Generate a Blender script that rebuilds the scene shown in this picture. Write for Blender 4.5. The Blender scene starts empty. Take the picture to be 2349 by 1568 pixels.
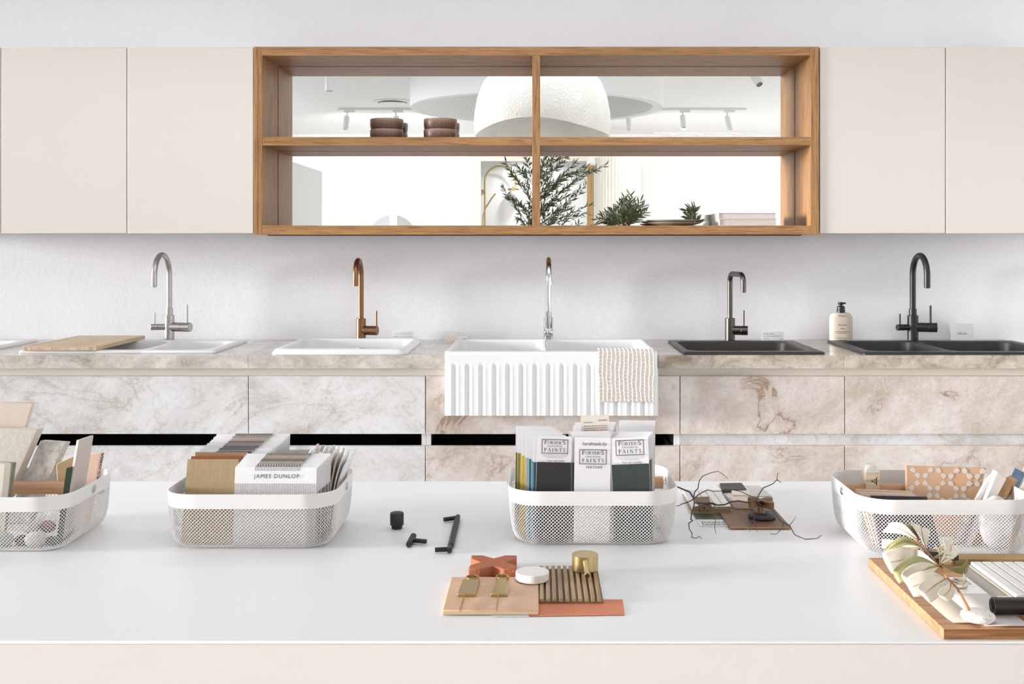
import bpy, bmesh, math, random
from mathutils import Vector, Matrix, Euler
random.seed(7)
sc = bpy.context.scene
COL = sc.collection
PI = math.pi
# ------------------------------------------------------------------ camera
CX, CY, F, H = 1232.0, 560.0, 2450.0, 1.311     # vanishing point, focal length (px), eye height
cd = bpy.data.cameras.new('camera'); cam = bpy.data.objects.new('camera', cd); COL.objects.link(cam)
cam.location = (0, 0, H); cam.rotation_euler = (PI/2, 0, 0)
cd.sensor_fit = 'HORIZONTAL'; cd.sensor_width = 36; cd.lens = F/2349*36
cd.shift_x = -(CX-1174.5)/2349; cd.shift_y = -(784-CY)/2349
cd.clip_start = .05; cd.clip_end = 100
sc.camera = cam
sc.view_settings.view_transform = 'Standard'; sc.view_settings.look = 'None'
sc.view_settings.exposure = -0.14; sc.view_settings.gamma = 1; sc.view_settings.use_curve_mapping = False
cy = sc.cycles; cy.use_adaptive_sampling = True; cy.adaptive_threshold = .12; cy.adaptive_min_samples = 16
cy.max_bounces = 7; cy.diffuse_bounces = 4; cy.glossy_bounces = 4; cy.transmission_bounces = 2; cy.transparent_max_bounces = 6; cy.caustics_refractive = False
# ------------------------------------------------------------------ world, daylight and added fill
world = bpy.data.worlds.new('sky'); sc.world = world; world.use_nodes = True
bgn = world.node_tree.nodes['Background']
bgn.inputs[0].default_value = (.86, .93, 1, 1); bgn.inputs[1].default_value = .4
def area(name, loc, rot, sx, sy, power, color):
    l = bpy.data.lights.new(name, 'AREA'); l.shape = 'RECTANGLE'; l.size = sx; l.size_y = sy
    l.energy = power; l.color = color
    o = bpy.data.objects.new(name, l); COL.objects.link(o); o.location = loc; o.rotation_euler = rot
    return o
WIN = dict(y0=-3.6, y1=4.2, z0=.08, z1=2.66)      # the glazed left side of the showroom
FILL_SKY = (-1.7, 1.7, 1.75, 3.45)                    # made-up ceiling opening, out of view, for the overhead fill
area('daylight_side_window', (-5.98, .2, 1.37), (0, -PI/2, 0), 2.5, 7.6, 32, (.82, .91, 1))
area('added_right_fill', (4.18, -2.6, 1.45), (0, PI/2, 0), 1.9, 3.0, 48, (1, .96, .93))  # fill light added from the right, its window is made up
area('added_overhead_fill', (0, 2.6, 2.79), (0, 0, 0), 3.3, 1.6, 32, (.93, .965, 1))  # fill light added above to brighten the island top
sl = bpy.data.lights.new('low_sun', 'SUN'); sl.energy = 8.6; sl.angle = math.radians(11); sl.color = (1, .99, .985)
so = bpy.data.objects.new('low_sun', sl); COL.objects.link(so); so.location = (-8, 2, 3)
so.rotation_euler = Vector((1, .165, -.075)).to_track_quat('-Z', 'Y').to_euler()
# ------------------------------------------------------------------ pixel helpers (2349x1568 frame)
def at(px, py, Y): return Vector(((px-CX)/F*Y, Y, H+(CY-py)/F*Y))
def onz(px, py, z):
    Y = F*(H-z)/(py-CY); return Vector(((px-CX)/F*Y, Y, z))
MIRY = 4.590                                     # the mirror plane
def refl(px, py, V): p = at(px, py, V); return Vector((p.x, 2*MIRY-V, p.z))
def X(px, Y): return (px-CX)/F*Y
def Z(py, Y): return H+(CY-py)/F*Y
# ------------------------------------------------------------------ materials
def lin(h):
    if isinstance(h, (tuple, list)): return tuple(h)[:3]
    h = h.lstrip('#'); c = [int(h[i:i+2], 16)/255 for i in (0, 2, 4)]
    return tuple(x/12.92 if x <= .04045 else ((x+.055)/1.055)**2.4 for x in c)
MATS = {}
class NT:
    def __init__(s, name):
        m = bpy.data.materials.new(name); m.use_nodes = True; s.m = m; s.t = m.node_tree
        s.p = s.t.nodes['Principled BSDF']; MATS[name] = m
    def n(s, typ, **kw):
        x = s.t.nodes.new(typ)
        for k, v in kw.items():
            if k in x.inputs.keys(): x.inputs[k].default_value = v
            else: setattr(x, k, v)
        return x
    def l(s, a, b): s.t.links.new(a, b)
    def coords(s, scale=(1, 1, 1), world=False, rot=(0, 0, 0)):
        mp = s.n('ShaderNodeMapping'); mp.inputs['Scale'].default_value = scale; mp.inputs['Rotation'].default_value = rot
        if world: g = s.n('ShaderNodeNewGeometry'); s.l(g.outputs['Position'], mp.inputs[0])
        else: g = s.n('ShaderNodeTexCoord'); s.l(g.outputs['Object'], mp.inputs[0])
        return mp.outputs[0]
    def noise(s, vec, scale, detail=4, rough=.5, dist=0):
        x = s.n('ShaderNodeTexNoise'); x.inputs['Scale'].default_value = scale; x.inputs['Detail'].default_value = detail
        x.inputs['Roughness'].default_value = rough; x.inputs['Distortion'].default_value = dist; s.l(vec, x.inputs['Vector'])
        return x.outputs['Fac']
    def ramp(s, fac, stops, interp='LINEAR'):
        r = s.n('ShaderNodeValToRGB'); s.l(fac, r.inputs[0]); e = r.color_ramp.elements; r.color_ramp.interpolation = interp
        while len(e) < len(stops): e.new(.5)
        for k, (p, c) in enumerate(stops): e[k].position = p; e[k].color = (*lin(c), 1)
        return r.outputs[0]
    def mix(s, fac, a, b, mode='MIX'):
        x = s.n('ShaderNodeMix'); x.data_type = 'RGBA'; x.blend_type = mode
        for sock, v in ((x.inputs[0], fac), (x.inputs[6], a), (x.inputs[7], b)):
            if hasattr(v, 'links'): s.l(v, sock)
            elif isinstance(v, (int, float)): sock.default_value = v
            else: sock.default_value = (*lin(v), 1)
        return x.outputs[2]
    def bump(s, h, strength=.2, dist=.002):
        b = s.n('ShaderNodeBump'); b.inputs['Strength'].default_value = strength; b.inputs['Distance'].default_value = dist
        s.l(h, b.inputs['Height']); s.l(b.outputs[0], s.p.inputs['Normal'])
    def base(s, c): s.l(c, s.p.inputs['Base Color'])
    def set(s, rough=.5, metal=0, spec=None, coat=0):
        s.p.inputs['Roughness'].default_value = rough; s.p.inputs['Metallic'].default_value = metal
        if spec is not None: s.p.inputs['Specular IOR Level'].default_value = spec
        if coat: s.p.inputs['Coat Weight'].default_value = coat
        return s
def mat(name, c, rough=.5, metal=0, var=.04, scale=14, bump=0, bscale=60, spec=None, coat=0):
    if name in MATS: return MATS[name]
    t = NT(name).set(rough, metal, spec, coat); c = lin(c)
    v = t.coords()
    a = tuple(x*(1-var) for x in c); b = tuple(min(1, x*(1+var)) for x in c)
    t.base(t.ramp(t.noise(v, scale), [(.3, a), (.7, b)]))
    if bump: t.bump(t.noise(v, bscale, 3), bump, .003)
    return t.m
def wood(name, light, dark, axis='x', fine=1.0, rough=.45, contrast=1.0, stretch=.05):
    if name in MATS: return MATS[name]
    t = NT(name).set(rough)
    sc_ = {'x': (stretch, 1, 1), 'y': (1, stretch, 1), 'z': (1, 1, stretch)}[axis]
    v = t.coords(sc_)
    broad = t.noise(v, 22*fine, 5, .6, .6); grain = t.noise(v, 150*fine, 6, .7, .3); pores = t.noise(v, 420*fine, 3, .6)
    ld, ll = lin(dark), lin(light); mid = tuple((a+b)/2 for a, b in zip(ld, ll))
    c1 = t.ramp(broad, [(.32, mid), (.62, ll)])
    c2 = t.mix(t.ramp(grain, [(.38, (1, 1, 1)), (.52, (0, 0, 0))]), c1, ld)
    c3 = t.mix(t.ramp(pores, [(.30, (.5*contrast,)*3), (.42, (0, 0, 0))]), c2, ld)
    t.base(c3); t.bump(grain, .12, .001)
    return t.m
def stone(name, base, light, shade, vein, off=(0, 0, 0), scale=1.0, rough=.35, amount=1.0, brown=.8, tilt=.5):
    """honed quartzite: clouds, feathery pale threads, thin brown cracks"""
    if name in MATS: return MATS[name]
    t = NT(name).set(rough)
    mp = t.coords((1, 1, 1), world=True, rot=(0, tilt, 0)); ad = t.n('ShaderNodeVectorMath'); ad.operation = 'ADD'
    t.l(mp, ad.inputs[0]); ad.inputs[1].default_value = off; v = ad.outputs[0]
    st = t.n('ShaderNodeMapping'); st.inputs['Scale'].default_value = (1, 1, 1.45); t.l(v, st.inputs[0]); vs = st.outputs[0]
    clouds = t.noise(vs, 3.0*scale, 10, .66, .5)
    c = t.ramp(clouds, [(.34, shade), (.47, base), (.62, light)])
    fine = t.noise(v, 34*scale, 7, .7, 1.0)
    c = t.mix(t.ramp(fine, [(.36, (.5*amount,)*3), (.48, (0, 0, 0))]), c, shade)
    th = t.noise(v, 20*scale, 7, .62, .9)
    c = t.mix(t.ramp(th, [(.475, (0, 0, 0)), (.50, (.5*amount,)*3), (.525, (0, 0, 0))]), c, light)
    vn = t.noise(vs, 1.7*scale, 8, .62, .9); gate = t.noise(vs, 1.9*scale, 3)
    msk = t.ramp(vn, [(.484, (0, 0, 0)), (.500, (brown,)*3), (.507, (0, 0, 0))])
    gk = t.ramp(gate, [(.49, (0, 0, 0)), (.60, (1, 1, 1))])
    c = t.mix(t.mix(1, msk, gk, 'MULTIPLY'), c, vein)
    vw = t.ramp(vn, [(.42, (0, 0, 0)), (.50, (.35*brown,)*3), (.58, (0, 0, 0))])
    c = t.mix(t.mix(1, vw, gk, 'MULTIPLY'), c, vein)
    t.base(c)
    return t.m
def speckle(name, base, spots, scale=160, dens=.13, rough=.6, bump=.1):
    if name in MATS: return MATS[name]
    t = NT(name).set(rough); v = t.coords()
    vo = t.n('ShaderNodeTexVoronoi'); vo.inputs['Scale'].default_value = scale; t.l(v, vo.inputs['Vector'])
    d = t.ramp(vo.outputs['Distance'], [(dens, (1, 1, 1)), (dens+.07, (0, 0, 0))])
    sel = t.ramp(t.noise(v, scale*.6, 1), [(.50, (0, 0, 0)), (.56, (1, 1, 1))])
    t.base(t.mix(t.mix(1, d, sel, 'MULTIPLY'), base, spots)); t.bump(t.noise(v, scale*.5, 3), bump, .002)
    return t.m
def weave(name, a, b, freq=900, rough=.9, bump=.6, plane='xz', fx=1.0, stripes=None):
    if name in MATS: return MATS[name]
    t = NT(name).set(rough); v = t.coords()
    def wave(ax, f):
        w = t.n('ShaderNodeTexWave'); w.wave_type = 'BANDS'; w.bands_direction = ax.upper(); w.inputs['Scale'].default_value = f
        w.inputs['Distortion'].default_value = 1.2; w.inputs['Detail'].default_value = 1; w.inputs['Detail Scale'].default_value = 3
        t.l(v, w.inputs['Vector']); return w.outputs['Fac']
    m = t.mix(1, wave(plane[0], freq*fx), wave(plane[1], freq), 'MULTIPLY')
    c = t.mix(m, a, b)
    c = t.mix(t.ramp(t.noise(t.coords((30, 30, 2)), 12, 3), [(.4, (.35,)*3), (.6, (0, 0, 0))]), c, a)
    if stripes: c = t.mix(t.ramp(wave(plane[0], stripes[1]), [(.45, (0, 0, 0)), (.55, (1, 1, 1))]), c, stripes[0])
    t.base(c); t.bump(m, bump, .0006)
    return t.m
# ------------------------------------------------------------------ mesh building
def frame_of(d):
    d = Vector(d).normalized(); u = d.orthogonal().normalized() if abs(d.z) > .99 else Vector((-d.y, d.x, 0)).normalized()
    return u, d.cross(u)
class MB:
    def __init__(s): s.v = []; s.f = []
    def add(s, vs, fs):
        o = len(s.v); s.v += [Vector(p) for p in vs]; s.f += [tuple(i+o for i in f) for f in fs]; return s
    def box(s, x0, x1, y0, y1, z0, z1):
        x0, x1 = min(x0, x1), max(x0, x1); y0, y1 = min(y0, y1), max(y0, y1); z0, z1 = min(z0, z1), max(z0, z1)
        return s.add([(x0, y0, z0), (x1, y0, z0), (x1, y1, z0), (x0, y1, z0), (x0, y0, z1), (x1, y0, z1), (x1, y1, z1), (x0, y1, z1)],
                     [(0, 3, 2, 1), (4, 5, 6, 7), (0, 1, 5, 4), (1, 2, 6, 5), (2, 3, 7, 6), (3, 0, 4, 7)])
    def loft(s, rings, cap0=True, cap1=True):
        n = len(rings[0]); vs = [p for r in rings for p in r]; fs = []
        for i in range(len(rings)-1):
            for j in range(n):
                k = (j+1) % n; fs.append((i*n+j, i*n+k, (i+1)*n+k, (i+1)*n+j))
        if cap0: fs.append(tuple(range(n-1, -1, -1)))
        if cap1: fs.append(tuple((len(rings)-1)*n+j for j in range(n)))
        return s.add(vs, fs)
    def cyl(s, p0, p1, r0, r1=None, n=24, cap=True):
        p0, p1 = Vector(p0), Vector(p1); r1 = r0 if r1 is None else r1; u, w = frame_of(p1-p0)
        ring = lambda p, r: [p+r*(math.cos(a)*u+math.sin(a)*w) for a in [2*PI*k/n for k in range(n)]]
        return s.loft([ring(p0, r0), ring(p1, r1)], cap, cap)
    def tube(s, pts, r, n=10, cap=True):
        pts = [Vector(p) for p in pts]; rs = r if isinstance(r, (list, tuple)) else [r]*len(pts); rings = []; u = None
        for i, p in enumerate(pts):
            d = (pts[min(i+1, len(pts)-1)]-pts[max(i-1, 0)]).normalized()
            if u is None: u, w = frame_of(d)
            else:
                u = (u-d*u.dot(d)); u = u.normalized() if u.length > 1e-6 else frame_of(d)[0]; w = d.cross(u)
            rings.append([p+rs[i]*(math.cos(a)*u+math.sin(a)*w) for a in [2*PI*k/n for k in range(n)]])
        return s.loft(rings, cap, cap)
    def lathe(s, prof, n=40, c=(0, 0, 0), cap0=True, cap1=True):
        c = Vector(c)
        return s.loft([[c+Vector((r*math.cos(2*PI*k/n), r*math.sin(2*PI*k/n), z)) for k in range(n)] for r, z in prof], cap0, cap1)
    def prism(s, poly, z0, z1):
        return s.loft([[Vector((x, y, z0)) for x, y in poly], [Vector((x, y, z1)) for x, y in poly]])
    def grid(s, fn, nu, nv, closed=False):
        vs = [fn(i/(nu-1), j/(nv-1)) for j in range(nv) for i in range(nu)]
        fs = [(j*nu+i, j*nu+i+1, (j+1)*nu+i+1, (j+1)*nu+i) for j in range(nv-1) for i in range(nu-1)]
        return s.add(vs, fs)
    def sphere(s, c, r, nu=16, nv=10, sq=(1, 1, 1)):
        c = Vector(c)
        rings = [[c+Vector((r*sq[0]*math.sin(t)*math.cos(a), r*sq[1]*math.sin(t)*math.sin(a), -r*sq[2]*math.cos(t))) for a in [2*PI*k/nu for k in range(nu)]]
                 for t in [PI*(j+.02)/(nv+.04) if 0 < j < nv else (.03 if j == 0 else PI-.03) for j in range(nv+1)]]
        return s.loft(rings)
    def xf(s, M):
        s.v = [M @ p for p in s.v]; return s
    def mesh(s, name, off=Vector((0, 0, 0)), smooth=True, angle=35):
        me = bpy.data.meshes.new(name); me.from_pydata([p-off for p in s.v], [], s.f)
        if smooth:
            me.polygons.foreach_set('use_smooth', [True]*len(me.polygons)); me.set_sharp_from_angle(angle=math.radians(angle))
        me.update(); return me
    def build(s, name, material, parent=None, local=False, bevel=0, smooth=True, base=True, angle=35, fix=True):
        off = Vector((0, 0, 0))
        if parent is not None and not local:
            q = parent
            while q: off += Vector(q.location); q = q.parent
        if parent is None and base and s.v:
            xs, ys, zs = zip(*s.v); off = Vector(((min(xs)+max(xs))/2, (min(ys)+max(ys))/2, min(zs)))
        me = s.mesh(name, off, smooth, angle)
        if fix:
            bm = bmesh.new(); bm.from_mesh(me); bmesh.ops.recalc_face_normals(bm, faces=bm.faces); bm.to_mesh(me); bm.free()
        me.materials.append(material)
        o = bpy.data.objects.new(name, me); COL.objects.link(o)
        if parent is None: o.location = off
        else: o.parent = parent
        if bevel:
            b = o.modifiers.new('bevel', 'BEVEL'); b.width = bevel; b.segments = 2; b.limit_method = 'ANGLE'; b.angle_limit = math.radians(40)
        return o
def tag(o, label, cat, group=None, kind=None):
    o['label'] = label; o['category'] = cat
    if group: o['group'] = group
    if kind: o['kind'] = kind
    return o
def thing(name, label, cat, loc=(0, 0, 0), rot=(0, 0, 0), group=None):
    o = bpy.data.objects.new(name, None); COL.objects.link(o); o.empty_display_size = .02
    o.location = loc; o.rotation_euler = rot
    return tag(o, label, cat, group)
def struct(o): o['kind'] = 'structure'; return o
def copy_tree(o, parent=None):
    c = o.copy(); COL.objects.link(c); c.parent = parent
    for ch in list(o.children): copy_tree(ch, c)
    return c
def rrect(x0, x1, y0, y1, r, z, n=6):
    """counter-clockwise rounded rectangle; r = one radius or (x0y0, x1y0, x1y1, x0y1)"""
    rs = r if isinstance(r, (tuple, list)) else (r,)*4; out = []
    for (cx, cy, a0, rr) in ((x0, y0, PI, rs[0]), (x1, y0, 1.5*PI, rs[1]), (x1, y1, 0, rs[2]), (x0, y1, .5*PI, rs[3])):
        sx = 1 if cx == x0 else -1; sy = 1 if cy == y0 else -1
        for k in range(n+1):
            a = a0+PI/2*k/n; out.append(Vector((cx+sx*rr+rr*math.cos(a), cy+sy*rr+rr*math.sin(a), z)))
    return out
_fc = {}
def text_mb(s, size, align='CENTER', spacing=1.0, shear=0, bold=0):
    key = (s, align, spacing, shear, bold)
    if key not in _fc:
        c = bpy.data.curves.new('print', 'FONT'); c.body = s; c.size = 1; c.align_x = align; c.space_character = spacing; c.shear = shear
        c.resolution_u = 3; c.offset = bold
        o = bpy.data.objects.new('print', c); COL.objects.link(o)
        bpy.context.view_layer.update()
        me = bpy.data.meshes.new_from_object(o.evaluated_get(bpy.context.evaluated_depsgraph_get()))
        _fc[key] = ([v.co.copy() for v in me.vertices], [tuple(p.vertices) for p in me.polygons])
        bpy.data.objects.remove(o); bpy.data.curves.remove(c); bpy.data.meshes.remove(me)
    vs, fs = _fc[key]; m = MB(); m.add([v*size for v in vs], fs); return m
UP = Matrix.Rotation(PI/2, 4, 'X')               # a print lying in xy stood up to face the camera
# serif capitals for the paint cards: strokes in a cap height of 1
def _arc(cx, cy, rx, ry, a0, a1, n=10): return [(cx+rx*math.cos(math.radians(a0+(a1-a0)*k/n)), cy+ry*math.sin(math.radians(a0+(a1-a0)*k/n))) for k in range(n+1)]
TK, TN = .15, .06
GL = {
 'P': (.62, [([(.14, 0), (.14, 1)], TK), ([(.14, .97), (.34, .97)]+_arc(.34, .73, .2, .24, 90, -90)+[(.14, .49)], .09), ([(0, .03), (.3, .03)], TN), ([(0, .97), (.2, .97)], TN)]),
 'O': (.86, [(_arc(.43, .5, .37, .46, 0, 360, 20), .10)]),
 'R': (.74, [([(.14, 0), (.14, 1)], TK), ([(.14, .97), (.34, .97)]+_arc(.34, .75, .19, .22, 90, -90)+[(.14, .53)], .09), ([(.34, .53), (.68, .02)], .13), ([(0, .03), (.28, .03)], TN), ([(0, .97), (.2, .97)], TN), ([(.6, .03), (.76, .03)], TN)]),
 'T': (.72, [([(.36, 0), (.36, 1)], TK), ([(.02, .97), (.70, .97)], TN), ([(.04, .99), (.04, .74)], TN), ([(.68, .99), (.68, .74)], TN), ([(.22, .03), (.5, .03)], TN)]),
 'E': (.64, [([(.14, 0), (.14, 1)], TK), ([(0, .97), (.56, .97)], TN), ([(.14, .52), (.44, .52)], TN), ([(0, .03), (.6, .03)], TN), ([(.55, .99), (.55, .78)], TN), ([(.59, .02), (.59, .26)], TN), ([(.43, .42), (.43, .62)], TN)]),
 "'": (.22, [([(.1, 1), (.08, .72)], .10)]),
 'S': (.58, [(_arc(.29, .74, .2, .23, 20, 235, 12)+_arc(.29, .26, .22, .24, 70, -160, 12), .12)]),
 'I': (.36, [([(.16, 0), (.16, 1)], TK), ([(.02, .03), (.3, .03)], TN), ([(.02, .97), (.3, .97)], TN)]),
 'G': (.86, [(_arc(.43, .5, .37, .46, 40, 330, 16), .10), ([(.74, .05), (.74, .42)], TK), ([(.56, .42), (.84, .42)], TN)]),
 'N': (.86, [([(.14, 0), (.14, 1)], TN), ([(.12, 1), (.70, .0)], TK), ([(.70, 0), (.70, 1)], TN), ([(0, .03), (.28, .03)], TN), ([(0, .97), (.16, .97)], TN), ([(.58, .97), (.84, .97)], TN)]),
 'A': (.80, [([(.08, 0), (.38, 1)], TN), ([(.36, 1), (.68, 0)], TK), ([(.18, .33), (.56, .33)], TN), ([(0, .03), (.2, .03)], TN), ([(.54, .03), (.8, .03)], TN)]),
 'L': (.62, [([(.14, 0), (.14, 1)], TK), ([(0, .03), (.56, .03)], TN), ([(.56, .02), (.56, .26)], TN), ([(0, .97), (.3, .97)], TN)]),
 '.': (.3, [([(.08, .45), (.2, .45)], .12)]),
}
def stroke(m, pts, w, T):
    pts = [Vector((x, y, 0)) for x, y in pts]; L = []; R = []
    for i, p in enumerate(pts):
        d = (pts[min(i+1, len(pts)-1)]-pts[max(i-1, 0)]).normalized(); nrm = Vector((-d.y, d.x, 0))*w/2
        L.append(T @ (p+nrm)); R.append(T @ (p-nrm))
    n = len(pts); m.add(L+R, [(i, i+1, n+i+1, n+i) for i in range(n-1)])
def serif(m, s, x, y, h, track=.1, big=None, width=None):
    """serif line centred on x, baseline y, cap height h; big = {index: factor}"""
    big = big or {}
    adv = [GL[c][0]*big.get(i, 1)+track for i, c in enumerate(s)]; tot = sum(adv)-track
    sx = h if width is None else width/tot; px = x-tot*sx/2
    for i, c in enumerate(s):
        k = big.get(i, 1); T = Matrix.Translation((px, y, 0)) @ Matrix.Diagonal((sx*k, h*k, 1, 1))
        for pts, w in GL[c][1]: stroke(m, pts, w, T)
        px += adv[i]*sx
def paint_logo(w):
    """framed logo of the paint cards, centred, width w, in the xy plane; returns (letters, frame)"""
    h = w*.54; m = MB(); f = MB()
    serif(m, "PORTER'S", 0, h*.15, h*.205, .04, {0: 1.32, 7: 1.32}, w*.80)
    serif(m, ".ORIGINAL.", 0, -h*.04, h*.115, .12, None, w*.66); serif(m, "PAINTS", 0, -h*.365, h*.25, .25, None, w*.80)
    def rect(a, b, t):
        for x0, x1, y0, y1 in ((-a, a, b-t, b), (-a, a, -b, -b+t), (-a, -a+t, -b+t, b-t), (a-t, a, -b+t, b-t)): f.add([(x0, y0, 0), (x1, y0, 0), (x1, y1, 0), (x0, y1, 0)], [(0, 1, 2, 3)])
    rect(w*.5, h*.5, w*.032)
    return m, f
# ------------------------------------------------------------------ materials of the place
M_paint = mat('white_wall_paint', '#f6f6f6', .8, var=.005)
M_ceil = mat('white_ceiling_paint', '#f6f6f5', .85, var=.005)
M_trim = mat('cream_trim_paint', '#efe9dc', .5, var=.01)
_t = NT('rough_plaster_paint').set(.75); _v = _t.coords(); _t.base(_t.ramp(_t.noise(_v, 3), [(.3, '#f0f0f4'), (.7, '#f4f4f8')]))
_t.bump(_t.mix(.5, _t.noise(_v, 45, 3), _t.noise(_v, 140, 2)), .35, .004); M_plaster = _t.m
M_floor = mat('pale_polished_floor', '#f0efed', .45, var=.05, scale=5)
M_cream = mat('cream_lacquer', '#dbd2cb', .42, var=.008, scale=3)
M_ivory = mat('ivory_rail_lacquer', '#efe8db', .5, var=.01)
M_white = mat('white_lacquer', '#f0efee', .45, var=.01)
M_dark = mat('black_drawer_inside', '#1b1615', .5, var=.1)
M_oak = wood('oak_along_x', '#b18455', '#825a31', 'x'); M_oakz = wood('oak_upright', '#b18455', '#825a31', 'z'); M_oaky = wood('oak_inward', '#b18455', '#825a31', 'y')
M_stone = stone('quartzite_cool', '#d2d0cf', '#e4e3e4', '#b9b3ad', '#9c8468', (3.1, 0, 1.7), 1.0, brown=.38)
M_stone_w = stone('quartzite_warm', '#cbbfb7', '#ddd6d2', '#b5a799', '#85603f', (0.4, 0, 5.2), 1.0, brown=.8, tilt=.75)
M_top_a = stone('worktop_stone_grey', '#bab3a9', '#d6d1ca', '#988f84', '#a98458', (7.3, 1, 0), 2.6, .16, 1.0, .4, .1)
M_top_b = stone('worktop_stone_tan', '#b3a798', '#d2c9be', '#8f8272', '#a07c52', (2.1, 4, 0), 2.8, .16, 1.0, .5, .15)
_t = NT('mirror_silver').set(0, 1); _t.p.inputs['Base Color'].default_value = (.96, .97, .965, 1); M_mirror = _t.m
_t = NT('window_glass'); _a = _t.n('ShaderNodeBsdfTransparent'); _b = _t.n('ShaderNodeBsdfGlossy'); _b.inputs['Roughness'].default_value = .0; _m = _t.n('ShaderNodeMixShader'); _m.inputs[0].default_value = .06
_t.l(_a.outputs[0], _m.inputs[1]); _t.l(_b.outputs[0], _m.inputs[2]); _t.l(_m.outputs[0], _t.t.nodes['Material Output'].inputs['Surface']); M_glass = _t.m
M_ceramic = mat('white_fireclay', '#eaeaea', .16, var=.006, coat=.3)
M_composite = mat('white_composite', '#e9e8e8', .35, var=.01)
M_granite = mat('charcoal_composite', '#2b2725', .38, var=.08, scale=300)
M_granite2 = mat('black_composite', '#211f1f', .42, var=.08, scale=300)
def brushed(name, c, rough=.3):
    t = NT(name).set(rough, 1); v = t.coords((1, 1, .02)); t.base(t.ramp(t.noise(v, 700, 2), [(.3, tuple(x*.88 for x in lin(c))), (.7, c)])); return t.m
M_steel = brushed('brushed_steel', '#b9b6b3', .32); M_copper = brushed('brushed_copper', '#8f6c50', .36)
M_gun = brushed('gunmetal', '#6a6460', .32); M_brass = brushed('brushed_brass', '#cbb583', .3)
M_chrome = mat('chrome', '#dcdcde', .05, 1, .01); M_blackmetal = mat('matt_black_metal', '#1c1b1c', .42, 0, .06)
M_bronze = brushed('aged_bronze', '#86664a', .38)
M_card = mat('white_card', '#f2f1f3', .7, var=.006); M_ink = mat('grey_ink', '#4b4a4d', .8, var=.05); M_frameink = mat('logo_frame_ink', '#7d7880', .8, var=.05)
M_faint = mat('faint_ink', '#8f8d93', .8, var=.05)
# ------------------------------------------------------------------ room shell
YW = 4.62; XL, XR, YB, ZC = -6.0, 4.2, -4.8, 2.75
struct(MB().box(XL-.2, XR+.2, YB-1.4, YW+.2, -.1, 0).build('floor', M_floor))
m = MB(); x0, x1, y0, y1 = FILL_SKY
m.box(XL-.2, x0, YB-1.4, YW+.2, ZC, ZC+.1).box(x1, XR+.2, YB-1.4, YW+.2, ZC, ZC+.1).box(x0, x1, YB-1.4, y0, ZC, ZC+.1).box(x0, x1, y1, YW+.2, ZC, ZC+.1)
struct(m.build('ceiling', M_ceil))
struct(MB().box(XL-.2, XR+.2, YW, YW+.2, 0, ZC).build('wall_back', M_plaster))
def holed(name, axis, c0, c1, a0, a1, z0, z1, h, material):
    """wall slab between c0 and c1 with one opening h = (a0, a1, z0, z1)"""
    m = MB()
    for (p, q, r, s) in ((a0, h[0], z0, z1), (h[1], a1, z0, z1), (h[0], h[1], z0, h[2]), (h[0], h[1], h[3], z1)):
        if q-p > 1e-4 and s-r > 1e-4: m.box(c0, c1, p, q, r, s) if axis == 'x' else m.box(p, q, c0, c1, r, s)
    return struct(m.build(name, material))
holed('wall_left', 'x', XL-.2, XL, YB, YW, 0, ZC, (WIN['y0'], WIN['y1'], WIN['z0'], WIN['z1']), M_paint)
holed('wall_right', 'x', XR, XR+.2, YB, YW, 0, ZC, (-4.2, -1.0, .4, 2.45), M_paint)  # opening made for the added fill window
DX0, DX1, DZ = X(1090, 13.98), X(1346, 13.98), Z(366, 13.98)
holed('wall_front', 'y', YB-.15, YB, XL, XR, 0, ZC, (DX0, DX1, 0, DZ), M_paint)
struct(MB().box(DX0-.5, DX1+.6, YB-1.15, YB-1.0, 0, ZC).build('wall_niche', M_paint))
struct(MB().box(DX0-.65, DX0-.5, YB-1.15, YB-.15, 0, ZC).build('wall_niche_left', M_paint))
struct(MB().box(DX1+.6, DX1+.75, YB-1.15, YB-.15, 0, ZC).build('wall_niche_right', M_paint))
m = MB(); w = X(1103, 13.96)-X(1078, 13.96)
m.box(X(1078, 13.96), X(1078, 13.96)+w, YB, YB+.03, 0, DZ+.09).box(X(1078, 13.96)+w, DX1, YB, YB+.03, DZ-.02, DZ+.09)
struct(m.build('trim_1', M_trim))
def window(name, axis, c, a0, a1, z0, z1, n):
    r = bpy.data.objects.new(name, None); COL.objects.link(r); r.location = (c, a0, z0) if axis == 'x' else (a0, c, z0); struct(r)
    for k in range(n+1):
        a = a0+(a1-a0)*k/n; MB().box(c-.03, c+.03, a-.025, a+.025, z0, z1).build('mullion', M_white, r)
    for z in (z0, z1): MB().box(c-.03, c+.03, a0, a1, z-.025, z+.025).build('rail', M_white, r)
    for k in range(n): MB().box(c-.004, c+.004, a0+(a1-a0)*k/n+.025, a0+(a1-a0)*(k+1)/n-.025, z0+.025, z1-.025).build('pane', M_glass, r)
window('window_1', 'x', XL-.12, WIN['y0'], WIN['y1'], WIN['z0'], WIN['z1'], 3)
x0, x1, y0, y1 = FILL_SKY; r = bpy.data.objects.new('added_skylight', None); COL.objects.link(r); r.location = (x0, y0, ZC); struct(r)  # unseen skylight made up to go with the overhead fill
for k in range(4): xx = x0+(x1-x0)*k/3; MB().box(xx-.02, xx+.02, y0, y1, ZC+.06, ZC+.1).build('mullion', M_white, r)
for k in range(3): MB().box(x0+(x1-x0)*k/3+.02, x0+(x1-x0)*(k+1)/3-.02, y0, y1, ZC+.075, ZC+.083).build('pane', M_glass, r)
window('added_window_2', 'x', XR+.12, -4.2, -1.0, .4, 2.45, 2)  # unseen window made up to go with the right-hand fill
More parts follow.
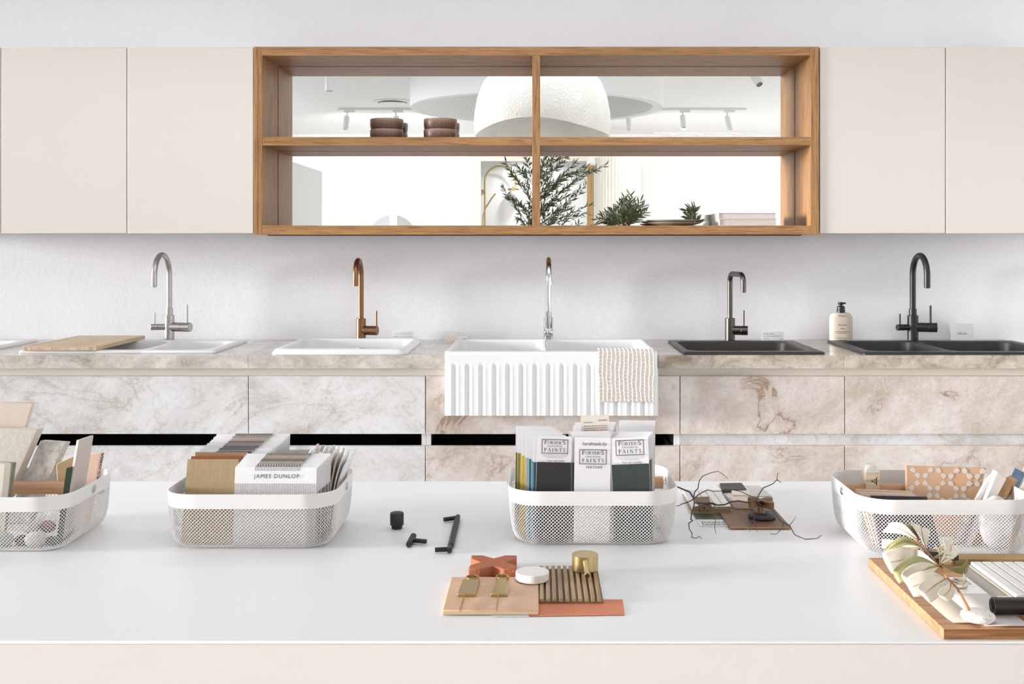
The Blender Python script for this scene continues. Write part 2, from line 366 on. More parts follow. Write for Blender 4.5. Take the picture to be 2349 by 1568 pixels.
# ------------------------------------------------------------------ upper cabinets
YD = 4.330; ZT, ZBt = Z(108.5, YD), Z(535, YD)
def upper(px0, px1, label):
    x0, x1 = X(px0, YD), X(px1, YD); r = thing('wall_cabinet', label, 'cabinet', ((x0+x1)/2, YD, ZBt), group='cream wall cabinets')
    MB().box(x0+.001, x1-.001, YD+.022, YW-.001, ZBt+.003, ZT-.003).build('carcass', M_cream, r)
    MB().box(x0+.0015, x1-.0015, YD, YD+.02, ZBt, ZT).build('door', M_cream, r, bevel=.0015)
upper(-288, 2, 'cream flat wall cabinet cut off by the left edge, only its door edge showing')
upper(2, 291, 'cream flat wall cabinet second from the oak shelf on the left')
upper(291, 581.5, 'cream flat wall cabinet touching the left side of the oak shelf')
upper(1880, 2169, 'cream flat wall cabinet touching the right side of the oak shelf')
upper(2169, 2459, 'cream flat wall cabinet at the right edge, second from the oak shelf')
# ------------------------------------------------------------------ open oak shelf with mirror back
YS = 4.322; DB = MIRY-.006
sh = thing('open_wall_shelf', 'open oak wall shelf of four compartments with a mirrored back', 'shelf', (X(1230, YS), YS, Z(538, YS)))
xa, xb = X(582, YS), X(1879, YS); xi, xj = X(601.3, YS), X(1859.6, YS)
zt0, zt1 = Z(107, YS), Z(127.3, YS); zm0, zm1 = Z(314, YS), Z(333.5, YS); zb0, zb1 = Z(517, YS), Z(538, YS)
def sp(m, name, mt, bevel=.0012): return m.build(name, mt, sh, bevel=bevel)
xmid = X(591.3, YS); xmid2 = X(1869.5, YS)
sp(MB().box(xa, xmid, YS, YW-.002, zb1, zt0), 'side_panel', M_oakz); sp(MB().box(xmid, xi, YS+.0005, DB, zb1, zt0), 'side_panel', M_oakz)
sp(MB().box(xmid2, xb, YS, YW-.002, zb1, zt0), 'side_panel', M_oakz); sp(MB().box(xj, xmid2, YS+.0005, DB, zb1, zt0), 'side_panel', M_oakz)
sp(MB().box(xi, xj, YS+.0005, DB, zt1, zt0), 'top_panel', M_oak); sp(MB().box(xi, xj, YS+.0005, DB, zb1, zb0), 'bottom_panel', M_oak)
xc0, xc1 = X(1221, YS), X(1239, YS)
sp(MB().box(xi, xc0, YS+.001, DB, zm1, zm0), 'shelf_board', M_oak); sp(MB().box(xc1, xj, YS+.001, DB, zm1, zm0), 'shelf_board', M_oak)
sp(MB().box(xc0, xc1, YS+.001, DB, zb0, zt1), 'divider', M_oakz)
sp(MB().box(xmid, xmid2, MIRY, MIRY+.006, zb1+.004, zt0-.004), 'mirror_panel', M_mirror, 0)
sp(MB().box(X(615, 4.36), X(1837, 4.36), 4.35, 4.39, zb1-.004, zb1), 'light_channel', mat('dark_brown_channel', '#4a3526', .5), 0)
# ------------------------------------------------------------------ base cabinets, worktop
YF = 3.965; YFR = 3.985; ZTOP = Z(814.6, YF); ZUN = Z(844.5, YF)
zr = [Z(p, YFR) for p in (862.5, 995, 1022.5)]
M_strip = M_stone
def base_cab(px0, px1, label, stonemat, strip=False, notch=None):
    x0, x1 = X(px0, YFR)+.0015, X(px1, YFR)-.0015
    r = thing('base_cabinet', label, 'cabinet', ((x0+x1)/2, YFR, 0), group='stone fronted base cabinets')
    t = .016; yb = YW-.004; zc = ZUN-.002
    m = MB()
    m.box(x0-.001, x0+t, YFR+.028, yb, .1, zc).box(x1-t, x1+.001, YFR+.028, yb, .1, zc).box(x0+t, x1-t, yb-.01, yb, .1, zc).box(x0+t, x1-t, YFR+.028, yb-.01, .1, .1+t)
    m.build('carcass', M_white, r)
    MB().box(x0, x1, YFR+.05, YFR+.07, 0, .098).build('plinth', M_ivory, r)
    if notch:   # the farmhouse sink sits in this unit
        a, b, zn = notch
        MB().box(x0-.0015, a, YFR+.0205, YFR+.0275, zr[0]-.004, zc).build('finger_rail', M_ivory, r); MB().box(b, x1+.0015, YFR+.0205, YFR+.0275, zr[0]-.004, zc).build('finger_rail', M_ivory, r)
        m = MB().box(x0, a, YFR, YFR+.02, zr[1], zr[0]).box(b, x1, YFR, YFR+.02, zr[1], zr[0]).box(a, b, YFR, YFR+.02, zr[1], zn)
        m.build('drawer_front', stonemat, r)
        MB().box(b+.0005, b+.004, YFR-.012, YFR+.03, zn-.004, zc-.001).build('edge_strip', M_ivory, r)
    else:
        MB().box(x0-.0015, x1+.0015, YFR+.0205, YFR+.0275, zr[0]-.004, zc).build('finger_rail', M_ivory, r)
        MB().box(x0, x1, YFR, YFR+.02, zr[1], zr[0]).build('drawer_front', stonemat, r, bevel=.001)
    MB().box(x0, x1, YFR, YFR+.02, .12, zr[2]).build('drawer_front', stonemat, r, bevel=.001)
    if strip: MB().box(x0-.0015, x1+.0015, YFR+.0205, YFR+.0275, zr[2]-.03, zr[1]+.03).build('stone_rail', M_strip, r)
    else:
        # the lower drawer box and the dark lining behind the gap, both plain black
        m = MB().box(x0+t+.004, x0+t+.016, YFR+.024, yb-.08, .2, zr[2]-.004).box(x1-t-.016, x1-t-.004, YFR+.024, yb-.08, .2, zr[2]-.004)
        m.box(x0+t+.016, x1-t-.016, YFR+.024, yb-.08, .2, .212).box(x0+t+.016, x1-t-.016, yb-.09, yb-.08, .2, zr[2]-.004); m.build('drawer_box', M_dark, r)
        top = .60 if notch else zr[1]+.012
        m = MB().box(x0+t+.002, x1-t-.002, YFR+.026, yb-.012, top+.02, top+.028); m.box(x0+t, x0+t+.003, YFR+.05, yb-.012, .12, top+.02).box(x1-t-.003, x1-t, YFR+.05, yb-.012, .12, top+.02).box(x0+t, x1-t, yb-.016, yb-.011, .12, top+.02)
        m.build('inner_sheet', M_dark, r)
    return r
fx0, fx1 = X(1020, 3.93), X(1509.5, 3.93); fz0 = Z(953, 3.93)
base_cab(-60, 570, 'stone fronted base cabinet under the white double sink with the chopping board', M_stone)
base_cab(570, 976, 'stone fronted base cabinet under the small white inset sink', M_stone)
base_cab(976, 1560, 'stone fronted base cabinet notched around the ribbed farmhouse sink', M_stone_w, notch=(fx0-.004, fx1+.002, fz0-.004))
base_cab(1560, 1938, 'stone fronted base cabinet with brown crack under the charcoal sink', M_stone_w, True)
base_cab(1938, 2480, 'stone fronted base cabinet under the black double sink', M_stone_w, True)
def slab(px0, px1, label, holes, m_, xs=None):
    x0 = X(px0, YF)+.0006; x1 = X(px1, YF)-.0006
    if xs: x0 = xs[0] if xs[0] is not None else x0; x1 = xs[1] if xs[1] is not None else x1
    m = MB(); cur = x0
    for (a, b, c, d) in sorted(holes):
        m.box(cur, a, YF, YW-.001, ZUN, ZTOP); m.box(a, b, YF, c, ZUN, ZTOP); m.box(a, b, d, YW-.001, ZUN, ZTOP); cur = b
    m.box(cur, x1, YF, YW-.001, ZUN, ZTOP)
    return tag(m.build('stone_worktop', m_), label, 'worktop', 'stone worktop pieces')
# sinks: outer x0, x1, y0, y1
SA = (-2.62, -2.115, 4.03, 4.53); SB = (-1.963, -1.219, 4.04, 4.50); SC = (-.998, -.484, 3.985, 4.49); SE = (.549, 1.078, 3.99, 4.492); SF = (1.218, 1.996, 3.985, 4.492)
hole = lambda s, i=.02: (s[0]+i, s[1]-i, s[2]+i, s[3]-i)
slab(-60, 569, 'grey stone worktop length holding the white double sink', [hole(SB)], M_top_a, (-2.105, None))
slab(569, 1019, 'grey stone worktop length holding the small white inset sink', [hole(SC)], M_top_a, (None, fx0-.003))
slab(1513, 1935, 'tan stone worktop length holding the single charcoal sink', [hole(SE)], M_top_b, (fx1+.005, None))
slab(1935, 2480, 'tan stone worktop length holding the black double sink', [hole(SF)], M_top_b)
tag(MB().box(fx0-.003, fx1+.005, 4.452, YW-.001, ZUN, ZTOP).build('stone_worktop', M_top_b), 'narrow stone ledge between the farmhouse sink and the wall', 'worktop', 'stone worktop pieces')
def sink(name, label, s, zr_, bowls, m_, outer_r=.012, drop=0.0, rim_round=.004, br=.03, split=None, drain=M_chrome):
    """inset sink: rim on the worktop, each bowl lofted down; split = x of the divider"""
    x0, x1, y0, y1 = s; r = thing(name, label, 'sink', ((x0+x1)/2, (y0+y1)/2, ZTOP+.0005))
    m = MB(); z0 = ZTOP+.0005
    cells = [(x0, x1)] if split is None else [(x0, split), (split, x1)]
    for k, (cx0, cx1) in enumerate(cells):
        bx0, bx1, by0, by1, dp = bowls[k]
        R = [outer_r]*4
        if split is not None: R = [outer_r, .0005, .0005, outer_r] if k == 0 else [.0005, outer_r, outer_r, .0005]
        def ring(d, z):
            l = d if (split is None or k == 0) else 0; rr = d if (split is None or k == 1) else 0
            return rrect(cx0+l, cx1-rr, y0+d, y1-d, [max(q-d, .0004) if q > .001 else q for q in R], z)
        rings = [ring(0, z0), ring(0, zr_-rim_round*1.2), ring(rim_round*.35, zr_-rim_round*.4), ring(rim_round, zr_)]
        if drop: rings = [ring(0, z0), ring(.002, z0+drop*.35), ring(.006, z0+drop*.5), ring(.010, zr_-.004), ring(.016, zr_)]
        inn = lambda d, z: rrect(bx0+d, bx1-d, by0+d, by1-d, max(br-d*.3, .004), z)
        rings += [inn(-.004, zr_), inn(-.001, zr_-.0015), inn(.001, zr_-.006), inn(.006, zr_-dp*.7), inn(.014, zr_-dp*.93), inn(.035, zr_-dp), inn((by1-by0)*.5-.045, zr_-dp-.003)]
        m.loft(rings, False, True)
    m.build('basin', m_, r)
    for k in range(len(cells)):
        bx0, bx1, by0, by1, dp = bowls[k]
        MB().lathe([(.0, .003), (.034, .003), (.040, .001), (.042, 0)], 28, ((bx0+bx1)/2, (by0+by1)/2, zr_-dp-.003)).build('drain', drain, r)
    return r
zB = ZTOP+.010
sink('inset_sink', 'white double bowl sink half covered by a chopping board', SB, zB, [(-1.93, -1.508, 4.085, 4.44, .17), (-1.482, -1.262, 4.085, 4.44, .13)], M_composite, .01, br=.05, split=-1.495)
sink('inset_sink', 'small white inset sink with thick rounded rim under the copper tap', SC, ZTOP+.020, [(-.958, -.514, 4.045, 4.44, .16)], M_ceramic, .035, drop=.018, br=.05)
sink('inset_sink', 'charcoal single bowl sink under the square gunmetal tap', SE, ZTOP+.009, [(.577, 1.03, 4.05, 4.44, .18)], M_granite, .01, br=.05, drain=M_gun)
sink('inset_sink', 'black double bowl sink under the matt black tap', SF, ZTOP+.009, [(1.262, 1.548, 4.04, 4.44, .17), (1.572, 1.955, 4.04, 4.44, .19)], M_granite2, .012, br=.05, split=1.56, drain=M_gun)
# neighbouring sink, only its right edge in the picture: sits in a further length of worktop
slab(-250, -60, 'grey stone worktop end with a white sink at the left edge', [(-2.60, -2.135, 4.05, 4.51)], M_top_a, (-2.75, -2.106))
sink('inset_sink', 'white sink cut off by the left edge of the picture', SA, ZTOP+.010, [(-2.58, -2.16, 4.085, 4.45, .17)], M_composite, .01, br=.05)
# farmhouse sink
FY = 3.930; ZR = Z(806, FY)
fs = thing('farmhouse_sink', 'white fireclay farmhouse sink with ribbed apron front and two bowls', 'sink', ((fx0+fx1)/2, FY, fz0))
m = MB(); fsplit = .030; fb = 4.450
for k, (a, b, bx0, bx1) in enumerate(((fx0, fsplit, fx0+.022, fsplit-.010), (fsplit, fx1, fsplit+.010, fx1-.022))):
    R = [.006, .0005, .0005, .02] if k == 0 else [.0005, .006, .02, .0005]
    def ring(d, z):
        return rrect(a+(d if k == 0 else 0), b-(d if k else 0), FY+.012+d, fb-d, [max(q-d*.5, .0004) if q > .001 else q for q in R], z)
    inn = lambda d, z: rrect(bx0+d, bx1-d, FY+.034+d, fb-.022-d, .03, z)
    m.loft([ring(.004, fz0+.002), ring(0, fz0+.02), ring(0, ZR-.012), ring(.003, ZR-.004), ring(.008, ZR), inn(-.005, ZR), inn(-.001, ZR-.003), inn(.002, ZR-.010), inn(.008, ZR-.14), inn(.02, ZR-.19), inn(.05, ZR-.2)], True, True)
m.build('basin', M_ceramic, fs)
nr = 15.2; pitch = .0497
def apron(u, v):
    x = fx0+(fx1-fx0)*u; e = min(u, 1-u)*(fx1-fx0); edge = .012*max(0, 1-e/.014)**2
    if v < .80:
        z = fz0+(ZR-.012-fz0)*v/.80; y = FY
        ztop = Z(834, FY); fade = min(1, max(0, (ztop-z)/.012)); ph = ((x-fx0-.012)/pitch) % 1.0
        g = math.exp(-((ph-.5)/.15)**2) ; ridge = math.exp(-((ph-.24)/.10)**2)+math.exp(-((ph-.76)/.10)**2)
        if e < .016: g = ridge = 0
        y += fade*(.0042*g-.0008*ridge)
    else:
        t = (v-.80)/.20; ang = t*PI/2; z = ZR-.012+.012*math.sin(ang)+0; y = FY+.014*(1-math.cos(ang))
        if t > .99: y = FY+.030
    return Vector((x, y+edge, z))
m = MB().grid(apron, 460, 46)
m.build('ribbed_apron', M_ceramic, fs, angle=60)
# ------------------------------------------------------------------ chopping board, taps
cb = thing('chopping_board', 'pale bamboo chopping board lying across the white double sink', 'chopping board', (-1.803, 4.28, zB+.0005))
M_bam = wood('bamboo', '#d8c2a2', '#c2a683', 'y', .6, .5, .5); M_bamend = wood('bamboo_end', '#d9c3ac', '#a98a72', 'z', .8, .6, .8, .02)
bz0, bz1 = zB+.0005, zB+.0155
MB().box(-1.944, -1.662, 4.034, 4.53, bz0, bz1).build('board', M_bam, cb, bevel=.002)
MB().box(-1.942, -1.664, 4.0325, 4.0345, bz0+.001, bz1-.001).build('end_grain', M_bamend, cb)
m = MB()
for x in (-1.93, -1.676): m.box(x-.0015, x+.0015, 4.05, 4.52, bz1, bz1+.0003)
m.box(-1.93, -1.676, 4.516, 4.519, bz1, bz1+.0003); m.build('juice_groove', mat('bamboo_groove', '#b39a78', .6), cb)
YT = 4.525
def tap(label, m_, x, zb, zbody, zcol, ztop, ztip, reach, rn=.0115, rb=.0205, handles=(), square=False, dx=0, collar=True, front=False):
    r = thing('kitchen_tap', label, 'tap', (x, YT, zb), group='display taps')
    L = lambda mb, n, **k: mb.build(n, m_, r, **k)
    L(MB().lathe([(rb+.004, zb), (rb+.004, zb+.003), (rb, zb+.004), (rb, zbody-.001), (rb-.001, zbody)], 32, (x, YT, 0)), 'body')
    if collar: L(MB().lathe([(rn*1.28, zbody), (rn*1.28, zcol-.001), (rn*1.2, zcol)], 28, (x, YT, 0)), 'collar')
    pts = []; z0 = zbody-.002
    if square:
        rr = .035; zt = ztop-rn
        pts = [(x, YT, z0), (x, YT, zt-rr)]
        for k in range(1, 9): a = PI/2*k/8; pts.append((x+dx*(1-math.cos(a))*rr/reach, YT-rr*(1-math.cos(a)), zt-rr+rr*math.sin(a)))
        for k in range(0, 9): a = PI/2*k/8; d = reach-rr+rr*math.sin(a); pts.append((x+dx*d/reach, YT-d, zt-rr+rr*math.cos(a)))
        pts.append((x+dx, YT-reach, ztip))
    else:
        R = reach/2; zt = ztop-rn-R; pts = [(x, YT, z0), (x, YT, z0+(zt-z0)*.5), (x, YT, zt)]
        for k in range(1, 25): a = PI*k/24; pts.append((x+dx*(1-math.cos(a))/2, YT-R+R*math.cos(a), zt+R*math.sin(a)))
        pts.append((x+dx, YT-reach, ztip))
    L(MB().tube(pts, rn, 22), 'spout', angle=60)
    p = pts[-1]
    if front: L(MB().cyl((p[0], p[1], ztip+.018), (p[0], p[1], ztip-.001), rn*1.16, n=24), 'aerator')
    else: MB().cyl((p[0], p[1], ztip+.001), (p[0], p[1], ztip-.002), rn*.7, n=20).build('aerator', M_blackmetal, r)
    for (side, zc, length, rh, lx, lz, lr) in handles:
        d = Vector((side, -.25, 0)).normalized(); c = Vector((x, YT, zc)); sd = rb*.5
        L(MB().cyl(c+d*sd, c+d*length*.62, rh, n=28), 'valve'); L(MB().cyl(c+d*length*.63, c+d*length, rh*1.02, n=28), 'knob', bevel=.001)
        e = c+d*(lx-x)/d.x; L(MB().cyl((e.x, e.y, zc+rh*.9), (e.x, e.y, lz), lr, n=14), 'lever')
    return r
def tX(px, Y=YT): return X(px, Y)
tz = lambda py, Y=YT: Z(py, Y)
tap('brushed steel two handle gooseneck tap behind the white double sink', M_steel, tX(388.7), zB-.010, tz(722), tz(706), Z(578, 4.43), Z(657, 4.34), .18,
    handles=((1, tz(749), .099, .0195, tX(430, 4.51), tz(698), .0046), (-1, tz(749), .074, .0128, tX(357.5), tz(717), .0034)))
tap('brushed copper single lever gooseneck tap behind the small white sink', M_copper, tX(828), ZTOP, tz(730), tz(725), Z(591, 4.45), Z(655, 4.384), .136,
    handles=((1, tz(757), .074, .0195, tX(863.5, 4.51), tz(712), .0042),), collar=False)
tap('square necked gunmetal tap behind the charcoal sink', M_gun, tX(1674.6), ZTOP, tz(729), 0, Z(622, 4.47), Z(670, 4.34), .18, rn=.0108,
    handles=((1, tz(757), .074, .0195, tX(1706, 4.51), tz(711), .0042),), collar=False, square=True, dx=.022)
tap('matt black two handle gooseneck tap behind the black double sink', M_blackmetal, tX(2093.8), ZTOP, tz(723), tz(708), Z(579, 4.44), Z(660, 4.353), .167,
    handles=((1, tz(750), .097, .0195, tX(2134, 4.51), tz(700), .0046), (-1, tz(750), .074, .0128, tX(2061.5), tz(719), .0034)), rn=.0125, rb=.0225)
ct = tap('polished chrome tap with front lever behind the farmhouse sink', M_chrome, tX(1258), ZTOP, tz(727), tz(716), Z(588, 4.44), Z(653, 4.36), .165, handles=(), front=True)
xc = tX(1258)
MB().cyl((xc, YT-.015, tz(760)), (xc, YT-.062, tz(760)), .018, n=28).build('valve', M_chrome, ct, bevel=.001)
MB().sphere((xc, YT-.062, tz(760)), .0178, 24, 12, (1, .35, 1)).build('knob', M_chrome, ct)
MB().tube([(xc, YT-.05, tz(750)), (xc-.002, YT-.056, tz(735)), (xc-.004, YT-.066, tz(718)), (xc-.005, YT-.070, tz(712))], [.009, .006, .0045, .004], 14).build('lever', M_chrome, ct)
# ------------------------------------------------------------------ cards and soap bottle on the worktop
def dashes(m, x0, x1, z, h, y, n, seed):
    rnd = random.Random(seed); x = x0
    while x < x1:
        w = min(x1-x, (x1-x0)*rnd.uniform(.05, .16)); m.add([(x, y, z), (x+w, y, z), (x+w, y, z+h), (x, y, z+h)], [(0, 1, 2, 3)]); x += w+(x1-x0)*.025
def sign(px0, px1, py0, label, lines, seed, cream=False):
    Y = 4.578; x0, x1 = X(px0, Y), X(px1, Y); zt = Z(py0, Y); hh = zt-ZTOP
    r = thing('price_card', label, 'card', ((x0+x1)/2, Y, ZTOP+.0003), (-.12, 0, 0), group='small cards on the worktop')
    w = (x1-x0)/2
    MB().box(-w, w, 0, .0008, 0, hh).build('sheet', M_card, r, local=True)
    m = MB()
    for (a, b, v, h) in lines: dashes(m, -w+2*w*a, -w+2*w*b, hh*v, hh*h, -.0003, 8, seed); seed += 1
    m.build('print', M_faint, r, local=True)
    if cream: MB().box(-w*.98, w*.1, -.0004, -.0001, hh*.02, hh*.55).build('picture', mat('cream_print', '#f3e7d8', .7, var=.06, scale=60), r, local=True)
    return r
sign(898, 949, 759, 'small white printed card left of the farmhouse sink beside the copper tap', [(.07, .95, .78, .03), (.07, .9, .6, .03), (.07, .3, .36, .07), (.33, .95, .38, .03), (.07, .27, .1, .07)], 1)
sign(1020, 1072, 759, 'small white card with a cream picture behind the left corner of the farmhouse sink', [(.5, .95, .75, .03), (.55, .95, .55, .03), (.8, .97, .12, .08)], 5, True)
sign(1747, 1799, 760.5, 'small white printed card beside the gunmetal tap', [(.08, .55, .72, .07), (.08, .13, .45, .07), (.18, .9, .47, .05), (.08, .35, .15, .06), (.78, .95, .12, .06)], 9)
r = sign(2181, 2234, 742, 'larger white name card on a stand right of the black tap', [(.3, .72, .36, .045)], 13)
text_mb('TBC 120', .0085).xf(Matrix.Translation((0, -.0004, .029)) @ UP).build('lettering', M_faint, r, local=True)
bot = thing('soap_bottle', 'beige soap bottle with a black pump between the two dark sinks', 'bottle', (X(1929, 4.535), 4.535, ZTOP))
bx = X(1929, 4.535); bw = X(1955, 4.535)-bx; bt = Z(716, 4.535)
m = MB(); rings = []
for z, k in ((0, .96), (.003, 1), (.5, 1), (.72, 1.0), (.82, .985), (.89, .93), (.95, .80), (.985, .6), (1.0, .36)):
    zz = ZTOP+(bt-ZTOP)*z if z > .01 else ZTOP+z*.5; rings.append([Vector((bx+bw*k*math.copysign(abs(math.cos(a))**.62, math.cos(a)), 4.535+.024*min(1, k*1.05)*math.copysign(abs(math.sin(a))**.75, math.sin(a)), zz)) for a in [2*PI*j/36 for j in range(36)]])
m.loft(rings); m.build('body', mat('beige_plastic', '#cfc3b3', .4, var=.02), bot, angle=60)
MB().lathe([(.0175, bt-.001), (.0175, bt+.010), (.0165, bt+.012), (.0165, bt+.024), (.013, bt+.027), (.006, bt+.028), (.006, bt+.034)], 28, (bx, 4.535, 0)).build('pump_collar', M_blackmetal, bot)
MB().lathe([(.0105, bt+.032), (.0115, bt+.034), (.0115, bt+.041), (.010, bt+.043)], 24, (bx-.001, 4.535, 0)).cyl((bx, 4.535, bt+.0395), (bx+.020, 4.530, bt+.0385), .0042, .0032, 12).build('pump_head', M_blackmetal, bot)
m = MB()
for s, sz, fr in (('MUKTI', .0105, .86), ('Botanique', .0085, .56), ('Wash', .0085, .43)): q = text_mb(s, sz, spacing=1.25 if s == 'MUKTI' else 1); q.xf(Matrix.Translation((bx, 4.5105, ZTOP+(bt-ZTOP)*fr)) @ UP); m.add(q.v, q.f)
for fr, w in ((.34, .9), (.29, .6), (.12, .85), (.06, .5)): dashes(m, bx-bw*.68*w, bx+bw*.68*w, ZTOP+(bt-ZTOP)*fr, .0017, 4.5105, 8, int(fr*100))
m.build('lettering', M_ink, bot)
# dish cloth over the farmhouse sink
CW0, CW1 = X(1374, 3.915), X(1500, 3.915); zl = Z(921, 3.915)
tw = thing('dish_cloth', 'chunky cream knitted dish cloth hung over the farmhouse sink front', 'dish cloth', ((CW0+CW1)/2, FY, zl))
NC, NRw = 13, 17
def drape(x, s, out):
    """point of the hanging cloth: s runs up from the hem, out lifts it off the sink"""
    Lh = ZR-zl
    if s < Lh-.008: return Vector((x, FY-.004-out, zl+s))
    t = min(1, (s-(Lh-.008))/.022); a = t*PI/2
    return Vector((x, FY-.004+.012*(1-math.cos(a))+max(0, s-Lh-.014)-out*math.cos(a), ZR-.008+.011*math.sin(a)+out*math.sin(a)))
CT = ZR-zl+.05
def wob(u, v): return .0016*math.sin(v*9+u*3)+.0008*math.sin(v*23+u*17)
def cloth(u, v):
    fu = (u*NC) % 1; fv = (v*NRw+.25*math.sin(u*40)) % 1
    node = math.exp(-((fv-.5)/.20)**2); d = .0030*node*(.55+.45*abs(2*fu-1))+.0010
    return drape(CW0+(CW1-CW0)*u+wob(u, v), v*CT, d)
MB().grid(cloth, 13*10+1, 17*9).build('knit', mat('beige_cotton', '#ebe0d6', .95, var=.10, scale=200), tw, angle=80)
for k in range(NC+1):
    pts = []; rs = []
    for j in range(17*6+1):
        v = j/(17*6); u = min(.995, max(.005, k/NC)); ph = 2*PI*v*NRw
        pts.append(drape(CW0+(CW1-CW0)*u+wob(u, v)+.0009*math.sin(ph), v*CT, .0030+.0006*math.cos(ph))); rs.append(.0023+.0006*math.cos(ph))
    MB().tube(pts, rs, 7).build('rib', mat('cream_cotton', '#f1ebe5', .95, var=.05, scale=200), tw, angle=80)
zc0 = zl-.003
MB().box(CW0+.002, CW1-.001, FY-.0035, FY-.0005, zc0, ZR-.02).build('backing', mat('cream_cotton_back', '#eee6de', .95), tw)
# ------------------------------------------------------------------ things on the oak shelf
_t = NT('speckled_brown_glaze').set(.38); _v = _t.coords()
_sep = _t.n('ShaderNodeSeparateXYZ'); _t.l(_v, _sep.inputs[0])
_sp = _t.noise(_v, 420, 3, .7); _up = _t.n('ShaderNodeMapRange'); _up.inputs[1].default_value = .012; _up.inputs[2].default_value = .05; _up.inputs[3].default_value = -.18; _up.inputs[4].default_value = .22; _t.l(_sep.outputs[2], _up.inputs[0])
_ad = _t.n('ShaderNodeMath'); _ad.operation = 'ADD'; _t.l(_sp, _ad.inputs[0]); _t.l(_up.outputs[0], _ad.inputs[1])
_t.base(_t.ramp(_ad.outputs[0], [(.44, '#6f5249'), (.58, '#8a6d60'), (.70, '#b9a291')])); M_bowl = _t.m
bz = zm0
first = None
for (pxc, who) in ((887, ('speckled brown bowl, lower one of the left stack', 'speckled brown bowl, upper one of the left stack')), (1010, ('speckled brown bowl, lower one of the stack nearer the divider', 'speckled brown bowl, upper one of the stack nearer the divider'))):
    for k in range(2):
        x = X(pxc, 4.514); z = bz+.0003+k*.0445
        if first is None:
            first = MB().lathe([(.0, .0), (.062, .0), (.064, .002), (.068, .010), (.0700, .024), (.0700, .046), (.0694, .0480), (.067, .0476), (.064, .040), (.058, .0465-.02), (.03, .02), (.0, .0195)], 48).build('bowl', M_bowl, base=False, angle=50)
            b = first
        else: b = first.copy(); COL.objects.link(b)
        b.location = (x+(.0006 if k else 0), 4.514, z); tag(b, who[k], 'bowl', 'brown bowls on the oak shelf')
zsh = zb0+.0003
M_plate = mat('taupe_stoneware', '#b9ada1', .5, var=.05)
for k, lb in enumerate(('taupe stoneware plate, lower of the two on the bottom shelf', 'taupe stoneware plate, upper of the two on the bottom shelf')):
    p = MB().lathe([(0, 0), (.062, 0), (.066, .002), (.098, .008), (.1115, .0125), (.1125, .0138), (.110, .0142), (.096, .0105), (.064, .0055), (0, .005)], 56).build('plate', M_plate, base=False, angle=50)
    p.location = (X(1543.5, 4.45), 4.45, zsh+k*.0105); tag(p, lb, 'plate', 'plates on the oak shelf')
def book(label, x0, x1, y0, y1, z0, z1, cover):
    r = thing('book', label, 'book', ((x0+x1)/2, y0, z0), group='books lying on the oak shelf')
    MB().box(x0+.003, x1-.003, y0+.003, y1, z0+.0022, z1-.0022).build('page_block', mat('book_pages', '#d6cbc4', .8, var=.05, scale=90), r)
    MB().box(x0, x1, y0, y1, z0, z0+.002).build('cover', cover, r); MB().box(x0, x1, y0, y1, z1-.002, z1).build('cover', cover, r)
    MB().box(x0, x0+.0028, y0, y1, z0+.002, z1-.002).build('spine', cover, r)
bkx0, bkx1 = X(1650, 4.36), X(1782, 4.36)
book('thick white hardback book under a thinner one on the bottom shelf', bkx0, bkx1, 4.36, 4.548, zsh, zsh+.028, mat('white_book_cover', '#e9e6e4', .4))
book('thin book with grey cover on top of the thick white book', bkx0-.002, bkx1-.002, 4.362, 4.546, zsh+.0285, zsh+.0285+.0235, mat('grey_book_cover', '#c9c4c2', .4))
# olive sprigs: leaves share one mesh
M_leaf = mat('olive_leaf', '#5d6a4a', .5, var=.25, scale=40); M_leafpale = mat('olive_leaf_back', '#93997f', .55, var=.2, scale=40); M_twig = mat('olive_twig', '#6b5a45', .8)
def leaf_mesh(L, W, name, material):
    m = MB()
    def f(u, v):
        w = W*math.sin(PI*min(1, max(0, v*.96+.02)))**.8*(1-.25*v); return Vector(((u-.5)*w, v*L, .10*L*math.sin(PI*v)*.6-abs(u-.5)*w*.35))
    m.grid(f, 3, 7); me = m.mesh(name); me.materials.append(material); return me
LM = [leaf_mesh(.036, .0075, 'leaf', M_leaf), leaf_mesh(.036, .0075, 'leaf', M_leafpale)]
def sprig(label, base, tips, nleaf, seed):
    rnd = random.Random(seed); r = thing('olive_sprig', label, 'sprig', base); m = MB()
    for tip in tips:
        b = Vector(base)+Vector((rnd.uniform(-.008, .008), rnd.uniform(-.01, .01), .002)); T = Vector(tip); mid = (b+T)/2+Vector((rnd.uniform(-.01, .01), 0, .008)); L = (T-b).length
        P = lambda t: b*(1-t)**2+mid*2*t*(1-t)+T*t*t
        m.tube([P(k/8) for k in range(9)], [.0016-.001*k/8 for k in range(9)], 6)
        for k in range(nleaf):
            t = .18+.82*(k+rnd.random()*.5)/nleaf; p = P(min(t, 1)); d = (P(min(1, t+.05))-P(max(0, t-.05))).normalized()
            side = (1 if k % 2 else -1)*(.55+.35*rnd.random()) if t < .95 else rnd.uniform(-.2, .2)
            ax = Vector((-d.z, rnd.uniform(-.5, .5), d.x)).normalized(); dr = (d+ax*side).normalized()
            o = bpy.data.objects.new('leaf', LM[0 if rnd.random() < .7 else 1]); COL.objects.link(o); o.parent = r
            nx = dr.cross(Vector((rnd.uniform(-.6, .6), -1, rnd.uniform(-.3, .6)))).normalized(); nz = nx.cross(dr)
            M = Matrix((nx, dr, nz)).transposed().to_4x4(); s = rnd.uniform(.75, 1.15)*(1-.35*max(0, t-.6))
            o.matrix_local = Matrix.Translation(p-Vector(base)) @ M @ Matrix.Scale(s, 4)
    m.build('stem', M_twig, r); return r
ys = 4.46
